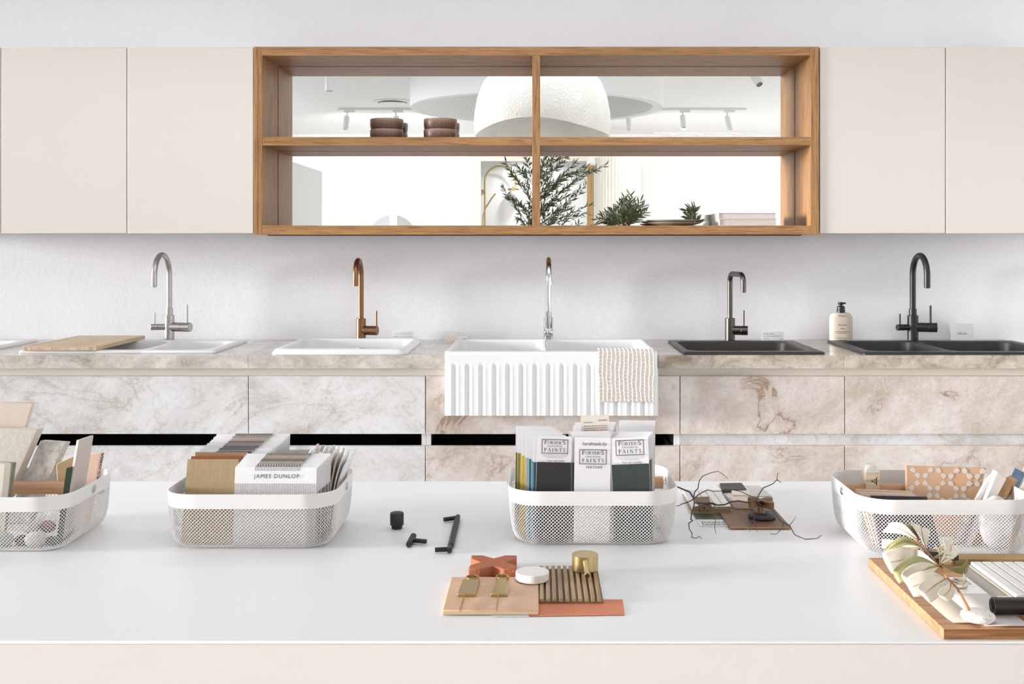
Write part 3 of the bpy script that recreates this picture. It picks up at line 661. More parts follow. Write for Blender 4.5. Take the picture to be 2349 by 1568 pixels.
sprig('bushy olive sprig lying left of the plates on the bottom shelf', (X(1440, ys), ys, zsh), [at(a, b, ys+random.uniform(-.05, .06)) for a, b in ((1378, 499), (1390, 490), (1404, 480), (1418, 470), (1432, 458), (1446, 443), (1452, 452), (1458, 472), (1470, 460), (1478, 470), (1483, 486), (1425, 488), (1400, 505), (1460, 490), (1440, 478))], 12, 3)
sprig('small olive sprig standing behind the right rim of the plates', (X(1590, 4.57), 4.565, zsh), [at(a, b, 4.565) for a, b in ((1577, 482), (1586, 474), (1596, 476), (1604, 505), (1580, 498))], 8, 5)
# ------------------------------------------------------------------ the room the mirror shows
# pendant and ceiling drum over the island
PV = 7.25; DV = 9.1; pc = refl(1244, 300, PV)
dr = thing('ceiling_drum', 'large white ring shaped ceiling drum around the plaster pendant', 'ceiling drum', (refl(1231, 0, DV).x, 2*MIRY-DV, Z(250, DV)))
dz = Z(250, DV); dc = (refl(1231, 0, DV).x, 2*MIRY-DV, 0); DK = DV/7.6
MB().lathe([(.82*DK, dz+.02), (.82*DK, ZC-.002), (.895*DK, ZC-.002), (.895*DK, dz+.006), (.89*DK, dz), (.825*DK, dz), (.82*DK, dz+.006), (.82*DK, dz+.02)], 96, dc, False, False).build('ring', M_ceil, dr)
_t = NT('rough_white_plaster').set(.9); _v = _t.coords(); _t.base(_t.ramp(_t.noise(_v, 8), [(.3, '#e6e3da'), (.7, '#efede6')])); _t.bump(_t.noise(_v, 60, 4), .7, .01)
pd = thing('pendant_lamp', 'huge rough white plaster dome pendant hanging in the ceiling drum', 'pendant lamp', (pc.x, pc.y, Z(318, PV)))
zp = Z(316, PV); NPD = 72; rings = []
prof = [(.455, 0), (.465, .06), (.46, .14), (.44, .24), (.40, .34), (.33, .42), (.22, .475), (.10, .50), (.035, .505)]
def pring(rr, h, inner=0):
    out = []
    for k in range(NPD):
        a = 2*PI*k/NPD; w = (.055*max(0, math.sin(a-.25))**3-.025*math.cos(a)**2)*max(0, 1-h/.22); out.append(Vector((pc.x+rr*math.cos(a), pc.y+rr*math.sin(a), zp+.035+h+w)))
    return out
rings = [pring(.40, .09), pring(.425, .05), pring(.440, .006)]+[pring(a, b) for a, b in prof]
MB().loft([pring(.05, .46), pring(.25, .42), pring(.36, .26)]+rings, True, True).build('shade', _t.m, pd, angle=70)
MB().cyl((pc.x, pc.y, zp+.52), (pc.x, pc.y, ZC-.001), .012).build('stem', M_white, pd)
# ceiling track lights
def track(label, V, px0, px1, heads, power=0):
    y = 2*MIRY-V; x0, x1 = X(px0, V), X(px1, V); r = thing('track_light', label, 'track light', ((x0+x1)/2, y, ZC))
    MB().box(x0, x1, y-.016, y+.016, ZC-.022, ZC-.001).build('rail', M_white, r)
    for px, tx, ty in heads:
        x = X(px, V); a = Vector((x, y, ZC-.085)); d = Vector((tx, ty, -1)).normalized()
        MB().box(x-.03, x+.08, y-.014, y+.014, ZC-.045, ZC-.023).build('driver_box', M_white, r)
        s = MB().cyl((x, y, ZC-.045), (x, y, ZC-.1), .008, n=12).cyl(a, a+d*.15, .03, n=28).build('spot_head', M_white, r)
        MB().cyl(a+d*.148, a+d*.1505, .024, n=24).build('lens', mat('spot_lens', '#6b6b6d', .2), s)
        if power:
            l = bpy.data.lights.new('spot_lamp', 'SPOT'); l.energy = 130 if px < 1000 else power; l.spot_size = 2.1; l.spot_blend = .9; l.shadow_soft_size = .1; l.color = (1, .97, .94)
            lo = bpy.data.objects.new('spot_lamp', l); COL.objects.link(lo); lo.location = a+d*.17; lo.rotation_euler = Vector((0, -1, -.45)).to_track_quat('-Z', 'Y').to_euler()
    return r
track('long white ceiling track with white spot heads behind the ceiling drum', 11.3, 775, 1712, [(796, -.12, .1), (908, .15, 0), (1442, 0, .1), (1566, .03, .5), (1668, .22, .1)], 40)
track('white ceiling track at the far wall seen low in the mirror', 13.7, 1500, 1745, [(1540, 0, .2), (1600, .2, 0), (1690, .1, .1)])
for lb, px, tx, ty in (('single white ceiling spot at the upper left of the mirror', 755, .02, .05), ('single white tilted ceiling spot at the upper right of the mirror', 1722, .38, .75)):
    V = 8.2; y = 2*MIRY-V; x = X(px, V); r = thing('ceiling_spot', lb, 'ceiling spot', (x, y, ZC)); d = Vector((tx, ty, -1)).normalized(); a = Vector((x, y, ZC-.10))
    MB().cyl((x, y, ZC-.001), (x, y, ZC-.02), .04).cyl((x, y, ZC-.02), a, .009, n=12).build('mount', M_white, r)
    s = MB().cyl(a-d*.02, a+d*(Z(210, V) and .165), .031, n=28).build('spot_head', M_white, r); MB().cyl(a+d*.164, a+d*.167, .024, n=24).build('lens', mat('spot_lens', '#6b6b6d', .2), s)
p = refl(900, 0, 10.75); r = thing('air_diffuser', 'round white ceiling air diffuser left of the drum', 'air vent', (p.x, p.y, ZC))
MB().lathe([(.19, ZC-.001), (.19, ZC-.008), (.175, ZC-.014), (.15, ZC-.012), (.15, ZC-.001)], 48, (p.x, p.y, 0), False, False).build('ring', M_white, r)
MB().lathe([(0, ZC-.03), (.10, ZC-.034), (.128, ZC-.026), (.13, ZC-.022), (.02, ZC-.02), (.02, ZC-.001)], 48, (p.x, p.y, 0)).build('disc', M_white, r)
# partition, cupboard, round mirror
px = X(739, 11.0); zt = Z(394, 11.0)
tag(MB().box(px-.12, px, 2*MIRY-11.0, 2*MIRY-8.6, 0, zt).build('low_partition', M_paint, bevel=.002), 'white half height partition panel at the left end of the mirror', 'partition')
r = thing('tall_cupboard', 'narrow white cupboard beyond the partition panel', 'cupboard', (X(745, 13.0), 2*MIRY-13.0, 0))
x0, x1, yc = X(735, 13), X(757, 13), 2*MIRY-13.0
MB().box(x0-.3, x1, yc-.35, yc-.02, .0, Z(468, 13)).build('body', M_white, r); MB().box(x0-.296, x1-.03, yc-.02, yc, .04, Z(472, 13)).build('door', M_white, r, bevel=.002)
c = refl(900, 0, 13.93); rr = .325; r = thing('round_mirror', 'round frameless wall mirror low at the left of the mirrored room', 'mirror', (c.x, YB, Z(492, 13.93)-2*rr)); zc_ = Z(492, 13.93)-rr
MB().cyl((c.x, YB+.001, zc_), (c.x, YB+.02, zc_), rr, n=72).build('backing', M_white, r); MB().cyl((c.x, YB+.0201, zc_), (c.x, YB+.0245, zc_), rr-.004, n=72).build('glass', M_mirror, r)
# shower column in the niche
nl = bpy.data.lights.new('added_niche_fill', 'SPOT'); nl.energy = 60; nl.spot_size = 2.4; nl.spot_blend = .6; nl.shadow_soft_size = .06  # lamp added to brighten the niche
no = bpy.data.objects.new('added_niche_fill', nl); COL.objects.link(no); no.location = ((DX0+DX1)/2, YB-.5, ZC-.03)
tag(MB().lathe([(.07, ZC-.001), (.07, ZC-.012), (.055, ZC-.02), (.05, ZC-.012), (.0, ZC-.012)], 32, ((DX0+DX1)/2, YB-.5, 0)).build('fill_downlight', M_white), 'made-up round downlight in the shower niche ceiling', 'fill_downlight')  # fitting made up to go with the added niche lamp
V = 14.85; yN = 2*MIRY-V
sx = X(1112, V); sw = thing('shower_column', 'brass shower column with arched arm in the white niche', 'shower', (sx, yN, .9))
xr = X(1183, V); R = (xr-sx)/2; zt = Z(381, V)-R
pts = [(sx, yN, .9), (sx, yN, 1.5), (sx, yN, zt)]+[(sx+R-R*math.cos(PI*k/20), yN, zt+R*math.sin(PI*k/20)) for k in range(1, 21)]+[(xr, yN, Z(428, V))]
MB().tube(pts, .013, 14).build('riser', M_brass, sw, angle=60)
MB().lathe([(.015, Z(428, V)), (.02, Z(430, V)), (.085, Z(433, V)), (.088, Z(436, V)), (.0, Z(437, V))], 32, (xr-.03, yN, 0)).build('shower_head', M_brass, sw)
MB().cyl((sx, yN, Z(440, V)), (sx-.03, yN-.14, Z(440, V)), .015).cyl((sx-.045, yN-.01, Z(440, V)), (sx-.02, yN-.01, Z(440, V)), .035).build('bracket', M_brass, sw)
MB().tube([(sx, yN, Z(480, V)), (X(1128, V), yN+.02, Z(455, V)), (X(1137, V), yN+.03, Z(444, V))], .011, 10).build('hand_shower', M_brass, sw)
MB().tube([(X(1110, V), yN, Z(486, V)), (X(1107.5, V), yN, Z(500, V)), (X(1107, V), yN, Z(520, V)), (X(1109, V), yN, 1.0)], .007, 8).build('hose', M_brass, sw)
# timber post and fluted column
pp = refl(1354, 0, 13.8); tag(MB().box(pp.x-.045, pp.x+.045, pp.y-.045, pp.y+.045, 0, Z(379, 13.8)).build('timber_post', wood('pale_timber', '#d9b98c', '#c29a68', 'z', .3), bevel=.004), 'pale timber post beside the olive tree', 'post')
cc = refl(1417, 0, 13.3); m = MB(); NF = 40; ring = []
for k in range(NF*4):
    a = 2*PI*k/(NF*4); q = .285-.012*abs(math.sin(a*NF/2))**.5*0-.010*(1-abs(math.cos(a*NF/2)))
    ring.append((q*math.cos(a), q*math.sin(a)))
m.loft([[Vector((cc.x+x, cc.y+y, z)) for x, y in ring] for z in (0, Z(362, 13.3))]); tag(m.build('fluted_column', mat('ivory_fluted_plaster', '#ece9df', .7), angle=50), 'ivory fluted round column right of the olive tree', 'column')
# olive tree in a pot behind the camera
rnd = random.Random(11); V = 9.9; yt = 2*MIRY-V; tx = X(1224, V)
ot = thing('olive_tree', 'slender olive tree with fine grey green leaves seen in the mirror', 'tree', (tx, yt, 0))
MB().lathe([(0, 0), (.17, 0), (.19, .05), (.23, .42), (.235, .45), (.215, .45), (.205, .40), (0, .39)], 40, (tx, yt, 0)).build('pot', mat('white_pot', '#e8e6e2', .6), ot)
MB().lathe([(0, .385), (.204, .398)], 30, (tx, yt, 0), False, False).build('soil', mat('dark_soil', '#40362c', .95, bump=.6), ot)
stem = MB(); fol = MB(); fol2 = MB()
def bez(a, b, c, t): return a*(1-t)**2+b*2*t*(1-t)+c*t*t
tips = []
trunkP = [Vector((tx, yt, .39)), Vector((tx+.02, yt, .9)), Vector((tx-.01, yt+.02, 1.35)), Vector((tx-.01, yt, 1.7)), Vector((tx+.02, yt, 2.0))]
stem.tube(trunkP, [.018, .016, .013, .009, .004], 10)
spots = [(1150, 430), (1165, 455), (1190, 470), (1175, 400), (1185, 380), (1205, 365), (1160, 372), (1200, 395), (1210, 420), (1215, 505), (1190, 500), (1212, 480),
         (1250, 365), (1270, 362), (1300, 360), (1320, 372), (1345, 380), (1388, 378), (1365, 390), (1340, 400), (1310, 395), (1280, 385), (1255, 390), (1260, 420), (1290, 415), (1320, 412), (1345, 425),
         (1250, 450), (1275, 455), (1300, 450), (1330, 445), (1355, 470), (1345, 490), (1310, 480), (1280, 485), (1255, 490), (1265, 510), (1300, 505), (1330, 512), (1365, 515), (1235, 440), (1240, 400), (1245, 475), (1230, 362), (1290, 372), (1275, 430), (1305, 468)]
for (a, b) in spots:
    T = refl(a, b, V+rnd.uniform(-.3, .3)); t0 = rnd.uniform(.35, .95); zb_ = max(1.2, T.z-rnd.uniform(.15, .45)); b0 = Vector((tx+(zb_-1.5)*.02, yt, min(zb_, 1.95)))
    mid = (b0+T)/2+Vector((rnd.uniform(-.04, .04), 0, rnd.uniform(.0, .08))); P = lambda t: bez(b0, mid, T, t)
    stem.tube([P(k/7) for k in range(8)], [.0035-.0026*k/7 for k in range(8)], 5)
    for k in range(36):
        t = .34+.66*(k+rnd.random())/36; p = P(t); d = (P(min(1, t+.05))-P(t-.05)).normalized()
        dirn = (d*.9+Vector((rnd.uniform(-1, 1), rnd.uniform(-1, 1), rnd.uniform(-.8, .9)))*.85).normalized(); L = rnd.uniform(.05, .085); w = L*.105
        sd = dirn.cross(Vector((rnd.uniform(-1, 1), rnd.uniform(-1, 1), rnd.uniform(-1, 1)))).normalized(); nn = sd.cross(dirn)
        f = fol if rnd.random() < .7 else fol2
        f.add([p, p+dirn*L*.45+sd*w+nn*w*.4, p+dirn*L, p+dirn*L*.45-sd*w+nn*w*.4, p+dirn*L*.45-nn*w*.3], [(0, 4, 1), (4, 2, 1), (0, 3, 4), (3, 2, 4)])
stem.build('branches', M_twig, ot)
for f, mm in ((fol, M_leaf), (fol2, M_leafpale)):
    o = f.build('foliage', mm, ot, fix=False, smooth=False); o['kind'] = 'stuff'
# ------------------------------------------------------------------ island
ZI = .870
isl = thing('kitchen_island', 'long white kitchen island counter in the foreground', 'island', (0, 1.59, 0))
YI0, YI1 = F*(H-ZI)/(1470-CY), F*(H-ZI)/(1103-CY)
M_isl = mat('white_solid_surface', '#f8f8f9', .33, var=.004, scale=4)
MB().box(-1.9, 1.9, YI0, YI1, ZI-.004, ZI).build('countertop', M_isl, isl, bevel=.0015)
MB().box(-1.9, 1.9, YI0+.0015, YI1-.0015, .08, ZI-.0042).build('body', mat('blush_white_panel', '#efe5e2', .5, var=.006), isl)
MB().box(-1.85, 1.85, YI0+.06, YI1-.06, 0, .0798).build('plinth', M_ivory, isl)
ZI += .0003
def flat(px, py, z): return onz(px, py, z)
# ------------------------------------------------------------------ wire baskets
M_wire = mat('white_powder_coat', '#eceae9', .45, var=.006); M_beech = wood('beech', '#d3a988', '#bd8c69', 'x', .35, .5, .3); M_rivet = mat('zinc_rivet', '#b9bcc2', .3, 1, .05)
BA, BB, BR_, BH, BBAND = .126, .1010, .046, .0825, .0615
_per = []; 
def _mkper():
    segs = [('l', (-BA+BR_, -BB), (BA-BR_, -BB), (0, -1)), ('a', (BA-BR_, -BB+BR_), -90), ('l', (BA, -BB+BR_), (BA, BB-BR_), (1, 0)), ('a', (BA-BR_, BB-BR_), 0),
            ('l', (BA-BR_, BB), (-BA+BR_, BB), (0, 1)), ('a', (-BA+BR_, BB-BR_), 90), ('l', (-BA, BB-BR_), (-BA, -BB+BR_), (-1, 0)), ('a', (-BA+BR_, -BB+BR_), 180)]
    return segs
_segs = _mkper(); _lens = [math.dist(s[1], s[2]) if s[0] == 'l' else BR_*PI/2 for s in _segs]; PERL = sum(_lens)
def per(u):
    d = (u % 1.0)*PERL
    for s, L in zip(_segs, _lens):
        if d <= L: break
        d -= L
    t = d/L
    if s[0] == 'l': return Vector((s[1][0]+(s[2][0]-s[1][0])*t, s[1][1]+(s[2][1]-s[1][1])*t, 0)), Vector((*s[3], 0))
    a = math.radians(s[2]+90*t); n = Vector((math.cos(a), math.sin(a), 0)); return Vector((s[1][0], s[1][1], 0))+n*BR_, n
PROF = [(BBAND+.004, .0018), (.045, .0030), (.028, .0048), (.017, .0070), (.009, .0105), (.0040, .0150), (.0016, .0200), (.0012, .0235)]
def prof(s):
    n = len(PROF)-1; L = [math.dist(PROF[i], PROF[i+1]) for i in range(n)]; d = s*sum(L)
    for i in range(n):
        if d <= L[i] or i == n-1: t = min(1, d/L[i]); return PROF[i][0]*(1-t)+PROF[i+1][0]*t, PROF[i][1]*(1-t)+PROF[i+1][1]*t
        d -= L[i]
def bpt(u, s):
    p, n = per(u); z, d = prof(s); return p-n*d+Vector((0, 0, z)), n
def basket(label, cx, cy, proto=[]):
    r = thing('wire_basket', label, 'basket', (cx, cy, ZI), group='white wire baskets on the island')
    if not proto:
        N, MS = 158, 28; m = MB(); w = .00042
        for sgn in (1, -1):
            for k in range(N):
                rings = []
                for j in range(MS+1):
                    u = (k+sgn*j*.5)/N; p, n = bpt(u, j/MS); q, _ = bpt(u+sgn*.25/N, min(1, (j+.5)/MS)) if j < MS else bpt(u, 1)
                    p0, _ = bpt((k+sgn*(j-.5)*.5)/N, max(0, (j-.5)/MS)); d = (q-p0).normalized(); sd = d.cross(n).normalized(); nn = sd.cross(d)
                    rings.append([p+sd*w-nn*w*.5, p+nn*w, p-sd*w-nn*w*.5])
                m.loft(rings, False, False)
        mesh_o = m.build('wire_mesh', M_wire, r, local=True, smooth=False, fix=False); mesh_o['kind'] = 'stuff'
        U = [k/96 for k in range(96)]
        rg = lambda d, z: [per(u)[0]-per(u)[1]*d+Vector((0, 0, z)) for u in U]
        MB().loft([rg(.0034, BBAND), rg(.0022, BBAND-.0004), rg(.0012, BBAND), rg(.0, BH-.001), rg(.0006, BH), rg(.0018, BH), rg(.0024, BH-.001), rg(.0034, BBAND)], False, False).build('rim_band', M_wire, r, local=True, angle=50)
        MB().loft([rg(.0235, .0), rg(.0225, .0008), rg(.0235, .0016)]).build('base_plate', M_wire, r, local=True)

        MB().tube([(-.1175, .052, .0615), (.1175, .052, .0615)], .0098, 22).build('handle_bar', M_beech, r, local=True)
        for s in (-1, 1):
            MB().add([(s*.1235, -.006, .066), (s*.1235, .006, .066), (s*.1205, .058, .0600), (s*.1205, .047, .0600), (s*.1220, -.006, .066), (s*.1220, .006, .066), (s*.1192, .058, .0600), (s*.1192, .047, .0600)],
                     [(0, 1, 2, 3), (7, 6, 5, 4), (0, 4, 5, 1), (1, 5, 6, 2), (2, 6, 7, 3), (3, 7, 4, 0)]).build('handle_arm', M_wire, r, local=True)
            MB().sphere((s*.1258, 0, .072), .0062, 18, 8, (.45, 1, 1)).build('rivet', M_rivet, r, local=True)
        proto.append(r)
    else:
        for ch in proto[0].children: c = ch.copy(); COL.objects.link(c); c.parent = r
    return r

B1 = (-.795, 1.613); B2 = (-.4166, 1.630); B3 = (.0826, 1.649); B4 = (.582, 1.597)
KS = .9835                                        # depth scale of what stands in the basket at hand
basket('white wire basket of stone and tile samples cut off by the left edge', *B1)
basket('white wire basket packed with fabric swatch cards', *B2)
basket('white wire basket of standing paint cards in the middle of the island', *B3)
basket('white wire basket of tile samples at the right edge', *B4)
ZB = ZI+.0018                                     # what lies in a basket rests here
def quad_slab(name, label, cat, pts, th, m_, group=None, bevel=.0008, side=None, parent=None):
    """slab from the four picture corners TL, TR, BR, BL (px, py, depth) of its front face and a thickness"""
    c = [at(p[0], p[1], p[2]*KS) for p in pts]
    for i, j in ((3, 0), (2, 1)): c[i] = c[j]+(c[i]-c[j])*((c[j].z-ZB-.0004)/(c[j].z-c[i].z))   # down to the basket floor
    n = (c[1]-c[0]).cross(c[3]-c[0]).normalized()
    if n.y < 0: n = -n
    if side is not None: n = Vector(side).normalized()
    b = [p+n*th for p in c]
    m = MB().add(c+b, [(0, 1, 2, 3), (7, 6, 5, 4), (0, 4, 5, 1), (1, 5, 6, 2), (2, 6, 7, 3), (3, 7, 4, 0)])
    o = m.build(name, m_, bevel=bevel)
    return tag(o, label, cat, group), c, n
G1 = 'stone and tile samples in the left basket'
M_peach = mat('pale_peach_glaze', '#dccac0', .5, var=.02); M_trav = speckle('travertine', '#d6cdc3', '#b5a38f', 260, .10, .6, .3); M_roughst = NT('rough_grey_limestone').set(.8)
_v = M_roughst.coords(); M_roughst.base(M_roughst.ramp(M_roughst.noise(_v, 55, 8, .7), [(.30, '#8a827a'), (.42, '#bdb7b0'), (.56, '#dbd8d3')])); M_roughst.bump(M_roughst.noise(_v, 90, 6, .7), .5, .004); M_roughst = M_roughst.m
M_sand = mat('sand_glaze', '#d9bd95', .5, var=.03); M_green = mat('dark_green_glaze', '#3a4a33', .3, var=.08); M_greige = mat('greige_tile', '#cfc3ba', .75, var=.03, bump=.2, bscale=300); M_peach2 = mat('peach_tile', '#e4c2ab', .6, var=.03)
M_cream_t = mat('cream_stone', '#e6dccd', .6, var=.03); M_gry = mat('grey_green_stone', '#83887a', .6, var=.1, scale=80)
quad_slab('sample_tile', 'tall pale peach tile standing highest in the left basket', 'tile', [(-70, 920, 1.735), (77, 922, 1.735), (-1, 1195, 1.718), (-110, 1195, 1.718)], .008, M_peach, G1, .002)
quad_slab('stone_slab', 'pale travertine slab leaning in front of the peach tile', 'stone slab', [(-60, 983, 1.716), (86, 984, 1.716), (-8, 1198, 1.704), (-110, 1198, 1.704)], .012, M_trav, G1, .001, (.55, .8, .1))
quad_slab('stone_slab', 'rough grey limestone slab right of the travertine', 'stone slab', [(92, 1010, 1.722), (151, 1014, 1.722), (68, 1196, 1.708), (10, 1196, 1.708)], .010, M_roughst, G1, .001, (.4, .9, 0))
quad_slab('sample_tile', 'sand yellow tile half hidden behind the upright greige tile', 'tile', [(129, 1064, 1.702), (178, 1042, 1.715), (172, 1195, 1.70), (138, 1200, 1.69)], .007, M_sand, G1)
quad_slab('sample_tile', 'narrow dark green glazed tile left of the upright greige tile', 'tile', [(152, 1073, 1.60), (166, 1070, 1.61), (146, 1216, 1.60), (132, 1216, 1.59)], .05, M_green, G1, .001, (-.05, 1, 0))
quad_slab('sample_tile', 'upright greige tile with faint raised ribs', 'tile', [(182, 1009, 1.615), (215, 998, 1.665), (182, 1205, 1.665), (146, 1222, 1.600)], .005, M_greige, G1, .0008, (-1, .3, 0))
o, c, n = quad_slab('sample_tile', 'peach tile with black writing on its edge at the back right of the left basket', 'tile', [(196, 1042, 1.690), (232, 1037, 1.690), (200, 1195, 1.68), (166, 1195, 1.68)], .006, M_peach2, G1, .0008, (.55, .8, 0))
m = MB(); q = text_mb('NIRO-GR', .010, 'LEFT', bold=.01)
a_, b_ = c[1]+n*.0008, c[2]+n*.0008; dn = (b_-a_).normalized(); e2 = n; off = (dn.cross(n)).normalized(); off = off if off.x > 0 else -off
for v in q.v: m.v.append(a_+dn*(v.x+.002)+e2*(.0048-v.y*.60)+off*.0005)
m.f = q.f; m.build('edge_lettering', M_blackmetal, o, fix=False)
quad_slab('stone_slab', 'cream stone piece at the front left corner of the left basket', 'stone slab', [(-40, 1059, 1.585), (11, 1062, 1.585), (-4, 1215, 1.580), (-50, 1215, 1.580)], .009, M_cream_t, G1, .001, (.8, .6, 0))
quad_slab('stone_slab', 'thin grey green slab behind the cream stone piece', 'stone slab', [(-40, 1058, 1.606), (31, 1061, 1.606), (10, 1210, 1.600), (-45, 1210, 1.600)], .006, M_gry, G1, .0008, (.3, .9, 0))
rnd = random.Random(4)
pebm = [mat('pebble_grey', '#a7aaa1', .6, var=.15, scale=90), mat('pebble_dark', '#4c4a46', .6, var=.1), mat('pebble_pale', '#cfccc4', .6, var=.08), mat('pebble_red', '#9a6b58', .6, var=.1)]
for k, (px, lb, mk, s) in enumerate(((12, 'mottled grey pebble nearest the left edge', 0, 1.1), (50, 'dark pebble second from the left edge', 1, .8), (85, 'pale pebble in the middle of the pebble row', 2, 1.15), (118, 'small dark pebble near the front right corner', 1, .7), (66, 'mottled grey pebble on top of the pebble row', 0, .9), (100, 'reddish pebble on top of the pebble row', 3, .9))):
    x = X(px, 1.56); z = ZB+.0105*s*.8+(.016 if k >= 4 else 0); y = 1.555+(.012 if k >= 4 else 0)+.006*(k % 2)
    tag(MB().sphere((x, y, z), .0125*s, 14, 8, (1.1, .8, .8)).build('pebble', pebm[mk]), lb+' in the left basket', 'pebble', 'pebbles in the left basket')
# ------------------------------------------------------------------ basket of fabric swatches
G2 = 'fabric swatch cards'; KS = 1.630/1.664
M_burlap = weave('burlap', '#ad9470', '#dfcaa6', 215, .95, 1.0); M_rust = mat('rust_felt', '#a35f3c', .95, var=.08, scale=200); M_tan = weave('tan_linen', '#9d7c5c', '#c6a582', 160)
M_lingrey = weave('pale_grey_linen', '#c2bfc0', '#dddbdc', 170, fx=.7)
fab = [mat('fabric_'+n_, c_, .95, var=.08, scale=300, bump=.3, bscale=900) for n_, c_ in (('mushroom', '#a1968c'), ('slate', '#77757d'), ('mauve', '#9d96a3'), ('taupe', '#8a8078'), ('sand', '#b9a996'), ('dove', '#b7b3b2'), ('charcoal', '#55535a'), ('brown', '#6d4f40'), ('stone', '#a89f95'))]
_t = NT('black_white_tweed').set(.9); _ck = _t.n('ShaderNodeTexChecker'); _ck.inputs['Scale'].default_value = 520; _ck.inputs[1].default_value = (.75, .72, .68, 1); _ck.inputs[2].default_value = (.05, .045, .04, 1); _t.l(_t.coords(), _ck.inputs['Vector']); _t.base(_ck.outputs[0]); M_tweed = _t.m
def swatch(label, x0, x1, Y, ztop, lean, yaw, sheet, chip=None, chipw=(.25, .78), chiph=.0, lower=None, lowerh=.5, roll=0, th=.0012, group=G2, name='swatch_card', cat='swatch card'):
    x0 *= KS; x1 *= KS; Y *= KS; ztop = H-(H-ztop)*KS; w = (x1-x0)/2; h = (ztop-ZB)/math.cos(lean)
    r = thing(name, label, cat, ((x0+x1)/2, Y, ZB+abs(math.sin(roll))*w), (-lean, roll, yaw), group)
    if chip is None and lower is None:
        bpy.data.objects.remove(r)
        o = MB().box(-w, w, 0, th, 0, h).build(name, sheet, base=False); o.location = ((x0+x1)/2, Y, ZB+abs(math.sin(roll))*w); o.rotation_euler = (-lean, roll, yaw)
        return tag(o, label, cat, group), w, h
    MB().box(-w, w, 0, th, 0, h).build('sheet', sheet, r, local=True)
    if chip is not None: MB().box(-w+2*w*chipw[0], -w+2*w*chipw[1], -.0009, -.00005, h*(chiph if chiph else .5), h*1.004).build('fabric', chip, r, local=True)
    if lower is not None: MB().box(-w+.0003, w-.0003, -.0009, -.00005, .0, h*lowerh).build('fabric', lower, r, local=True)
    return r, w, h
swatch('woven burlap swatch at the front left of the fabric basket', -.5320, -.4545, 1.594, .984, .26, 0, M_burlap, th=.003)
swatch('rust felt swatch right behind the burlap', -.530, -.4535, 1.604, .9865, .26, 0, M_rust, th=.003)
swatch('tan linen swatch behind the rust felt', -.5265, -.4460, 1.613, .991, .25, 0, M_tan, th=.003)
for k in range(13):
    Y = 1.634+k*.0062; x0 = -.5255+k*.0006+random.uniform(-.001, .001); x1 = -.416+k*.0013
    swatch('white card with %s chip, number %s from the front of the back swatch row' % (('slate', 'mauve', 'grey', 'taupe', 'slate', 'mauve', 'mushroom', 'taupe', 'sand', 'dove', 'stone', 'mushroom', 'taupe')[k], ('one', 'two', 'three', 'four', 'five', 'six', 'seven', 'eight', 'nine', 'ten', 'eleven', 'twelve', 'thirteen')[k]),
           x0, x1, Y, .9895+k*.0012+random.uniform(-.0007, .0007), .16, random.uniform(-.02, .02), M_card, fab[(6, 2, 1, 3, 1, 2, 0, 3, 4, 5, 8, 0, 3)[k]], (.26, .76), .93, th=.0016)
for k in range(11):
    Y = 1.6335-k*.0042; x0 = -.4525+(10-k)*.0006; x1 = -.330+(10-k)*.0013
    ft = (fab[3], fab[5], fab[7], fab[0], fab[7], fab[6], fab[4], fab[7], fab[8], M_tweed, M_lingrey)[k]
    lb = ('white card with %s cloth, number %s from the back, front swatch row' % (('taupe', 'dove grey', 'brown', 'mushroom', 'brown', 'charcoal', 'sand', 'brown', 'stone', 'black and white tweed')[k], ('one', 'two', 'three', 'four', 'five', 'six', 'seven', 'eight', 'nine', 'ten')[k])) if k < 10 else 'front swatch card reading JAMES DUNLOP over pale grey linen'
    r, w, h = swatch(lb, x0, x1, Y-.004, .9775+(10-k)*.0012, .10, -.012*k/10, M_card, (fab[3], fab[0], fab[4], fab[8], fab[3], fab[1], fab[4], fab[8], M_tweed, fab[2], M_lingrey)[k], (.24, .77), .955, ft, .79 if k == 10 else .66)
    if k == 10: text_mb('JAMES DUNLOP', .0082, spacing=1.2).xf(Matrix.Translation((.002, -.0012, h*.862)) @ UP).build('lettering', M_ink, r, local=True)
r, w, h = swatch('pale grey card with a ring hole behind the front row of swatches', -.418, -.335, 1.672, .986, .15, .1, mat('pale_grey_card', '#d9d5d3', .7), fab[5], (.0, .01), .6)
MB().lathe([(.0032, 0), (.0046, .0), (.0046, .0008), (.0032, .0008), (.0032, 0)], 24, (0, 0, 0), False, False).xf(Matrix.Translation((.0, -.0002, h*.93)) @ UP).build('eyelet', M_rivet, r, local=True)
fb_ = thing('fabric_bundle', 'ruffled white striped fabric bundle at the back right of the fabric basket', 'fabric', (-.33, 1.66, ZB))
for k, cm in enumerate((0, 1, 0, 2, 0, 1, 0, 0)):
    def fn(u, v, k=k):
        x = -.342+k*.0042+.010*v**2*0+.006*math.sin(v*2.2); z = ZB+(.127-.0018*k)*v+.002*math.sin(u*9+k); y = 1.622+.072*u+.004*math.sin(u*11+k*1.3)*v
        return Vector((x+.004*v**3*(k-2), y, z-.012*max(0, v-.7)*abs(k-3)*.4))
    o = MB().grid(fn, 14, 10).build('fold', (mat('white_voile', '#f0efef', .9), mat('oat_stripe', '#cdbfb2', .9), mat('cream_stripe', '#e2dbd2', .9))[cm], fb_, fix=False)
    s_ = o.modifiers.new('t', 'SOLIDIFY'); s_.thickness = .0022
fb2 = thing('fabric_pouch', 'folded beige sheer fabric in the back right corner of the fabric basket', 'fabric', (-.315, 1.68, ZB))
